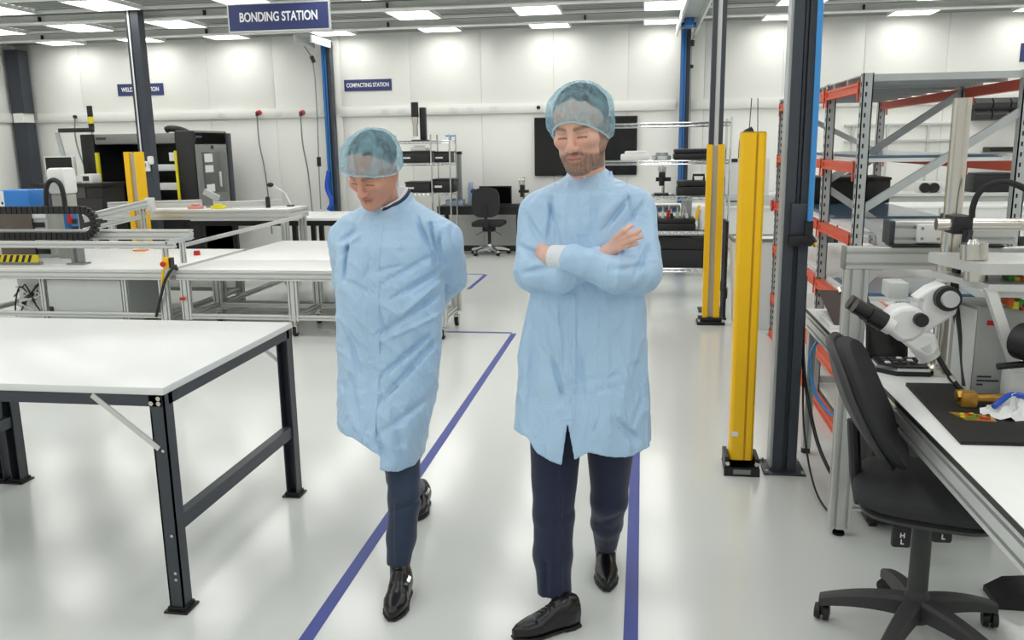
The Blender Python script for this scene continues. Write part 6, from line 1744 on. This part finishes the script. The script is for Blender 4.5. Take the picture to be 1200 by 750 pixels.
def pxv(px, py, Y): return np.array(PY(px, py, Y))
def fl(a, b, Y, w, dep):
    return (pxv(*a, Y), pxv(*b, Y), w*.8, dep*2.7)
def beard_full(X, y, z):
    low = 1/(1+np.exp((z+.053+.35*np.clip(X-.03, 0, 1))*500))      # below the cheek line
    side = (X > .048)*(z < .02)*(y < .02)*(y > -.045)
    mous = np.exp(-((z+.053)/.006)**2)*(X < .027)*(y < -.06)
    nolip = 1-np.clip(1.25-np.hypot(X/.024, (z+.068)/.012), 0, 1)*2
    m_ = np.clip(low*(y < .03)*(z > -.125)*.95+.8*side+.85*mous, 0, 1)
    return m_*np.clip(nolip, 0, 1)*(z > -.128)
def stubble(X, y, z):
    return .12*(z < -.05)*(y < .0)

# ------------------------------------------------------------------ right man: arms crossed
Y0 = 2.86; YA = 2.66
def A(px, py, Y=Y0): return pxv(px, py, Y)
headR = A(681, 151, 2.80)
E1, W1 = A(627, 318, 2.80), A(700, 304, 2.70)          # his right elbow, wrist (image left arm)
E2, W2 = A(749, 318, 2.78), A(655, 301, 2.66)         # his left elbow, wrist (front forearm)
S1, S2 = A(632, 249, 2.88), A(745, 250, 2.88)
hip = A(690, 430, 2.88)
K = lambda px, py: A(px, py, 2.655)
handA = (A(714, 296, 2.695), [K(723, 277.5), K(726, 281.5), K(727, 286), K(725.5, 291)], [A(740, 264, 2.675), A(749.5, 270, 2.675), A(751.5, 277, 2.68), A(747, 285, 2.69)],
         [A(731, 270.5, 2.645), A(738, 275, 2.645), A(740, 281, 2.645), A(737, 288, 2.655)], [A(716, 296, 2.70), A(722, 300, 2.72), A(730, 303, 2.73)], A(702, 303, 2.70))
handB = (A(645, 300, 2.69), [A(634, 292.5, 2.75), A(633, 296.5, 2.745), A(633, 300.5, 2.745), A(634, 305, 2.75)], [A(624, 291, 2.86), A(623, 296, 2.86), A(623, 302, 2.86), A(625, 306, 2.85)],
         [A(627, 291.5, 2.80), A(626, 296, 2.80), A(626, 301, 2.80), A(628, 305.5, 2.80)], [A(642, 295, 2.70), A(637, 290, 2.745), A(632, 287, 2.79)], A(660, 301, 2.655))
Yh = Y0-.13
hemR_pts = [(600, 508), (618, 512), (630, 527), (660, 538), (668, 536), (690, 524), (720, 531), (740, 534), (765, 530)]
hx = np.array([PY(a, b, Y0-.12).x for a, b in hemR_pts]); hz = np.array([PY(a, b, Y0-.12).z for a, b in hemR_pts])
def hemR(P):
    front = np.interp(P[:, 0], hx, hz).astype(np.float32)
    back = float(PY(680, 512, Y0).z)
    w = np.clip((P[:, 1]-(Y0-.08))/.12, 0, 1)
    return front*(1-w)+back*w-P[:, 2]
sa, sb, sm = PY(664, 545, Yh), PY(676, 545, Yh), PY(666, 492, Yh)
def splitR(P):
    t = np.clip((sm.z-P[:, 2])/(sm.z-sa.z), 0, 1.5)
    xl = sm.x+(PY(659, 545, Yh).x-sm.x)*t; xr = sm.x+(PY(677, 545, Yh).x-sm.x)*t
    return np.minimum(np.minimum(P[:, 0]-xl, xr-P[:, 0]), np.minimum(sm.z-P[:, 2], (Y0-.0)-P[:, 1]))*1.0
hipR, hipL = A(652, 470, 2.87), A(716, 470, 2.89)
kneeR, ankR = A(649, 600, 2.80), A(650, 694, 2.75)
kneeL, ankL = A(714, 585, 2.97), A(710, 640, 3.14)
hR, tR = G(676, 731), G(602, 750)
hL, tL = G(708, 655), G(711, 693)
cfgR = dict(Y0=Y0, head=headR, rot=(math.radians(-15), math.radians(15), math.radians(-3)), hs=1.04, base=(float(hip[0]), 2.86, 0),
    neck=A(688, 224, 2.87), beard_d=.0035, full=.003, skin='#e2b29c', handskin='#e6b8a4', lips='#b9746a', beard=beard_full, brow='#4a372c',
    hands=[handA, handB], hairmat=HAIR, hairline=(.058, .078, 1.3),
    skeleton=[(A(688, 225, 2.88), hip, .085, .11), (S1, S2, .04, .04), (S1, E1, .035, .035), (E1, W1, .035, .028), (S2, E2, .035, .035), (E2, W2, .035, .028),
              (hip, hipR, .1, .085), (hip, hipL, .1, .085), (hipR, kneeR, .07, .05), (kneeR, ankR, .04, .024), (hipL, kneeL, .07, .045), (kneeL, ankL, .04, .024)],
    cap=((.099, .118, .096), (0, .008, .047), (.046, -.040, -.044), 1.3),
    rows=[(206, 672, 706, .05, .03), (212, 655, 724, .075, .03), (218, 640, 738, .09, .025), (226, 628, 749, .105, .02), (236, 624, 752, .115, .02), (260, 632, 746, .125, .01), (300, 632, 746, .13, 0), (345, 622, 754, .13, 0), (380, 616, 757, .135, 0), (420, 610, 759, .14, 0), (470, 607, 760, .15, -.01), (520, 605, 759, .16, -.02), (550, 605, 758, .165, -.02)],
    sleeves=[[(S1, E1, .070, .064), (E1, A(655, 322, 2.70), .064, .056), (A(655, 322, 2.70), W1, .056, .042)],
             [(S2, E2, .070, .064), (E2, A(720, 320, 2.66), .064, .055), (A(720, 320, 2.66), A(673, 304, 2.645), .055, .044)]],
    blend=.007, collar=(A(690, 228, 2.87), A(692, 203, 2.875), .09, .08), hem=hemR, hollow=float(A(690, 440, Y0)[2]), seed=3,
    folds=[fl((646, 226), (640, 285), Yh, .008, .005), fl((735, 228), (741, 262), Yh, .008, .004), fl((640, 235), (655, 290), Yh, .012, .005), (fl((700, 230), (690, 285), Yh, .016, .004)), fl((735, 235), (708, 270), Yh, .010, .007), fl((757, 235), (735, 262), 2.78, .008, .006),
           fl((722, 236), (700, 262), Yh, .02, -.004), fl((612, 250), (634, 282), 2.78, .012, .006), fl((607, 290), (640, 300), 2.76, .012, .005), fl((610, 322), (650, 310), 2.7, .010, .005),
           fl((760, 290), (742, 325), 2.7, .010, .006), fl((755, 315), (715, 312), 2.66, .012, .004), fl((700, 296), (740, 306), 2.6, .012, .004),
           fl((640, 350), (652, 440), Yh, .016, .003), fl((652, 360), (664, 470), Yh, .01, -.005), fl((625, 390), (620, 500), Yh, .022, .005), fl((648, 420), (662, 470), Yh, .010, .006), fl((675, 395), (684, 470), Yh, .018, .006),
           fl((690, 460), (735, 450), Yh, .010, .0012), fl((680, 445), (725, 440), Yh, .010, .001), fl((745, 430), (752, 470), Yh, .012, .003), fl((720, 490), (745, 520), Yh, .018, .006), fl((752, 470), (742, 500), Yh, .01, .003), fl((700, 480), (712, 520), Yh, .025, -.005)],
    bb=((float(A(590, 300, Y0)[0])-.02, 2.5, float(A(680, 560, 2.7)[2])), (float(A(785, 300, Y0)[0])+.02, 3.1, float(A(690, 195, Y0)[2]))),
    cuts=[splitR], wr=np.diag((1.0, 1.0, .45)), wk=lambda P: np.clip(.55+.45*vnoise(P, 6, 31), .15, 1),
    strips=[('placket', [(676, 690, y) for y in range(222, 277, 6)], .0055), ('placket', [(660+(y-345)*.0, 674-(y-345)*.0, y) for y in range(346, 495, 8)], .0055)],
    bands=[('collar', A(690, 220, 2.865), A(693, 201, 2.875), (.086, .085), (.068, .074), -84, 276, .035, .01, COAT)],
    snaps=[(683, 208)],
    cuffs=[('cuff', A(672, 303.5, 2.648), A(645.5, 300, 2.683), .042, .036)],
    legs=[[(hipR, kneeR, .1, .072), (kneeR, A(648, 650, 2.77), .072, .066), (A(648, 650, 2.77), ankR, .066, .06)], [(hipL, kneeL, .1, .066), (kneeL, A(711, 612, 3.04), .066, .058), (A(711, 612, 3.04), ankL, .058, .043)]],
    tfolds=[fl((632, 575), (660, 560), 2.74, .016, .0012), fl((630, 622), (668, 604), 2.74, .018, .0018), fl((640, 660), (640, 696), 2.7, .012, .004), fl((655, 540), (657, 700), 2.7, .006, -.003), fl((700, 615), (725, 600), 2.95, .018, .002)],
    tmat=NAVYT,
    shoes=[(hR, tR, A(654, 690, 2.76), 'lace'), (G(709, 652), G(711, 694), A(710, 636, 3.13), 'monk')],
    label='bearded man in a blue coat and hair cap with crossed arms')
build_man(cfgR)

# ------------------------------------------------------------------ left man: hands behind the back
Y0 = 3.1; Yh = Y0-.14
headL = A(437, 199, 3.0)
S1, S2 = A(407, 283, 3.12), A(519, 284, 3.10)
E1, W1 = A(408, 326, 3.30), A(448, 376, 3.33)
E2, W2 = A(526, 325, 3.24), A(490, 378, 3.34)
hip = A(462, 430, 3.12)
hl_pts = [(395, 512), (412, 515), (430, 524), (445, 533), (447, 549), (465, 555), (490, 556), (500, 548)]
hx2 = np.array([PY(a, b, Y0-.24).x for a, b in hl_pts]); hz2 = np.array([PY(a, b, Y0-.24).z for a, b in hl_pts])
def hemL(P):
    front = np.interp(P[:, 0], hx2, hz2).astype(np.float32); back = front+.012
    w = np.clip((P[:, 1]-(Y0-.06))/.12, 0, 1)
    return front*(1-w)+back*w-P[:, 2]
hipA, hipB = A(450, 480, 3.14), A(470, 480, 3.08)
kneeF, ankF = A(474, 585, 2.93), A(466.5, 662, 2.86)
kneeBk, ankBk = A(470, 560, 3.34), A(489, 574, 3.66)
c0 = A(478, 372, 3.37)
def clasp(w, s):
    w = np.array(w); X = np.array((s, 0, 0)); 
    k_ = [w+X*.055+np.array((0, .03, .025-.018*i)) for i in range(4)]; m_ = [p+X*.035+np.array((0, .012, -.004)) for p in k_]; tp = [p+X*.022+np.array((0, -.012, -.01)) for p in m_]
    return (w, k_, tp, m_, [w+np.array((0, .02, .02)), w+X*.03+np.array((0, .045, .03)), w+X*.055+np.array((0, .05, .02))], w-X*.05+np.array((0, -.02, .05)))
cfgL = dict(Y0=Y0, head=headL, rot=(math.radians(-16), math.radians(31), math.radians(5)), hs=1.0, base=(float(hip[0]), 3.1, 0),
    neck=A(450, 256, 3.13), beard_d=0.0, full=.006, skin='#d59c84', handskin='#dca891', lips='#b5706a', beard=stubble, brow='#5d4536',
    hands=[clasp(W1, 1), clasp(W2, -1)], hairmat=HAIRG, hairline=(.052, .085, 1.1),
    skeleton=[(A(450, 258, 3.14), hip, .085, .12), (S1, S2, .04, .04), (S1, E1, .035, .035), (E1, W1, .035, .028), (S2, E2, .035, .035), (E2, W2, .035, .028),
              (hip, hipA, .1, .085), (hip, hipB, .1, .085), (hipB, kneeF, .07, .048), (kneeF, ankF, .04, .024), (hipA, kneeBk, .07, .048), (kneeBk, ankBk, .04, .024)],
    cap=((.103, .121, .098), (0, .008, .047), (.042, -.012, -.03), 4.1),
    rows=[(236, 436, 480, .05, .03), (243, 422, 492, .075, .03), (250, 408, 507, .09, .025), (258, 399, 519, .105, .02), (268, 396, 524, .115, .02), (285, 398, 522, .13, .0), (320, 398, 518, .14, -.01), (360, 400, 517, .145, -.015), (400, 399, 516, .145, -.01), (440, 402, 513, .155, -.025), (480, 406, 507, .175, -.055), (520, 411, 500, .185, -.075), (570, 417, 494, .19, -.085)],
    sleeves=[[(S1, E1, .072, .06), (E1, A(430, 355, 3.32), .06, .05)], [(S2, E2, .074, .063), (E2, A(505, 358, 3.30), .063, .05)]],
    blend=.008, collar=(A(455, 262, 3.13), A(459, 226, 3.135), .09, .08), hem=hemL, hollow=float(A(455, 440, Y0)[2]), seed=9,
    folds=[fl((510, 285), (516, 350), 2.98, .010, .010), fl((404, 285), (402, 330), 2.98, .010, .007), fl((480, 255), (503, 300), Yh, .010, .008), fl((500, 262), (512, 305), 3.0, .008, .009), fl((515, 270), (507, 310), 3.0, .009, .006), fl((398, 300), (408, 280), Yh, .01, .006), fl((392, 285), (412, 272), Yh, .012, .005), fl((400, 290), (420, 275), Yh, .01, -.005),
           fl((445, 335), (505, 300), Yh, .014, .005), fl((460, 350), (512, 318), Yh, .012, .007), fl((475, 365), (515, 330), Yh, .010, -.006), fl((440, 318), (470, 312), Yh, .01, .004), fl((405, 330), (440, 345), Yh, .014, .004),
           fl((440, 395), (515, 345), Yh, .012, .007), fl((445, 400), (512, 372), Yh, .010, -.004), fl((448, 440), (500, 395), Yh, .012, .008), fl((448, 470), (505, 405), Yh, .014, .008), fl((452, 500), (500, 470), Yh, .016, .005), fl((440, 478), (462, 530), Yh, .012, .006), fl((408, 400), (425, 440), Yh, .014, .006), fl((412, 440), (432, 500), Yh, .014, .005), fl((470, 480), (480, 545), Yh, .02, .005),
           fl((425, 330), (440, 300), Yh, .012, .004), fl((440, 350), (455, 395), Yh, .01, .005)],
    bb=((float(A(372, 300, Y0)[0])-.02, 2.78, float(A(455, 575, 2.9)[2])), (float(A(560, 300, Y0)[0])+.03, 3.48, float(A(455, 212, Y0)[2]))),
    cuts=[], wr=np.array(Matrix.Rotation(math.radians(38), 3, 'Y'))@np.diag((.45, 1.0, 1.2)), wk=lambda P: np.clip(.6+.5*vnoise(P, 6, 13), .15, 1),
    strips=[('placket', [(430+(y-260)*.018, 443+(y-260)*.018, y) for y in range(262, 511, 8)], .005)],
    bands=[('collar', A(456, 250, 3.115), A(459, 226, 3.13), (.09, .09), (.076, .08), -98, 246, .05, .02, COAT),
           ('coat_lining', A(456, 246, 3.117), A(459, 222, 3.132), (.082, .083), (.07, .075), -92, 240, .05, .02, NAVYC),
           ('shirt_collar', A(455, 246, 3.112), A(458, 220, 3.128), (.073, .074), (.063, .07), -100, 252, .055, .025, SHIRT)],
    snaps=[(428, 246), (433, 246)],
    cuffs=[('cuff', A(470, 372, 3.335), A(455, 377, 3.335), .036, .032)],
    legs=[[(hipB, kneeF, .075, .06), (kneeF, A(470, 630, 2.89), .062, .054), (A(470, 630, 2.89), ankF, .054, .044)], [(hipA, kneeBk, .075, .056), (kneeBk, ankBk, .06, .046)]],
    tfolds=[fl((460, 600), (485, 595), 2.85, .012, .003), fl((462, 590), (468, 655), 2.85, .008, -.003)],
    tmat=SLATET,
    shoes=[(G(474, 692), G(459, 729), A(467, 660, 2.87), 'monk'), (G(497, 588), G(488, 611), A(491, 572, 3.66), 'monk')],
    label='man in a long blue coat and hair cap with hands behind his back')
pL = build_man(cfgL)
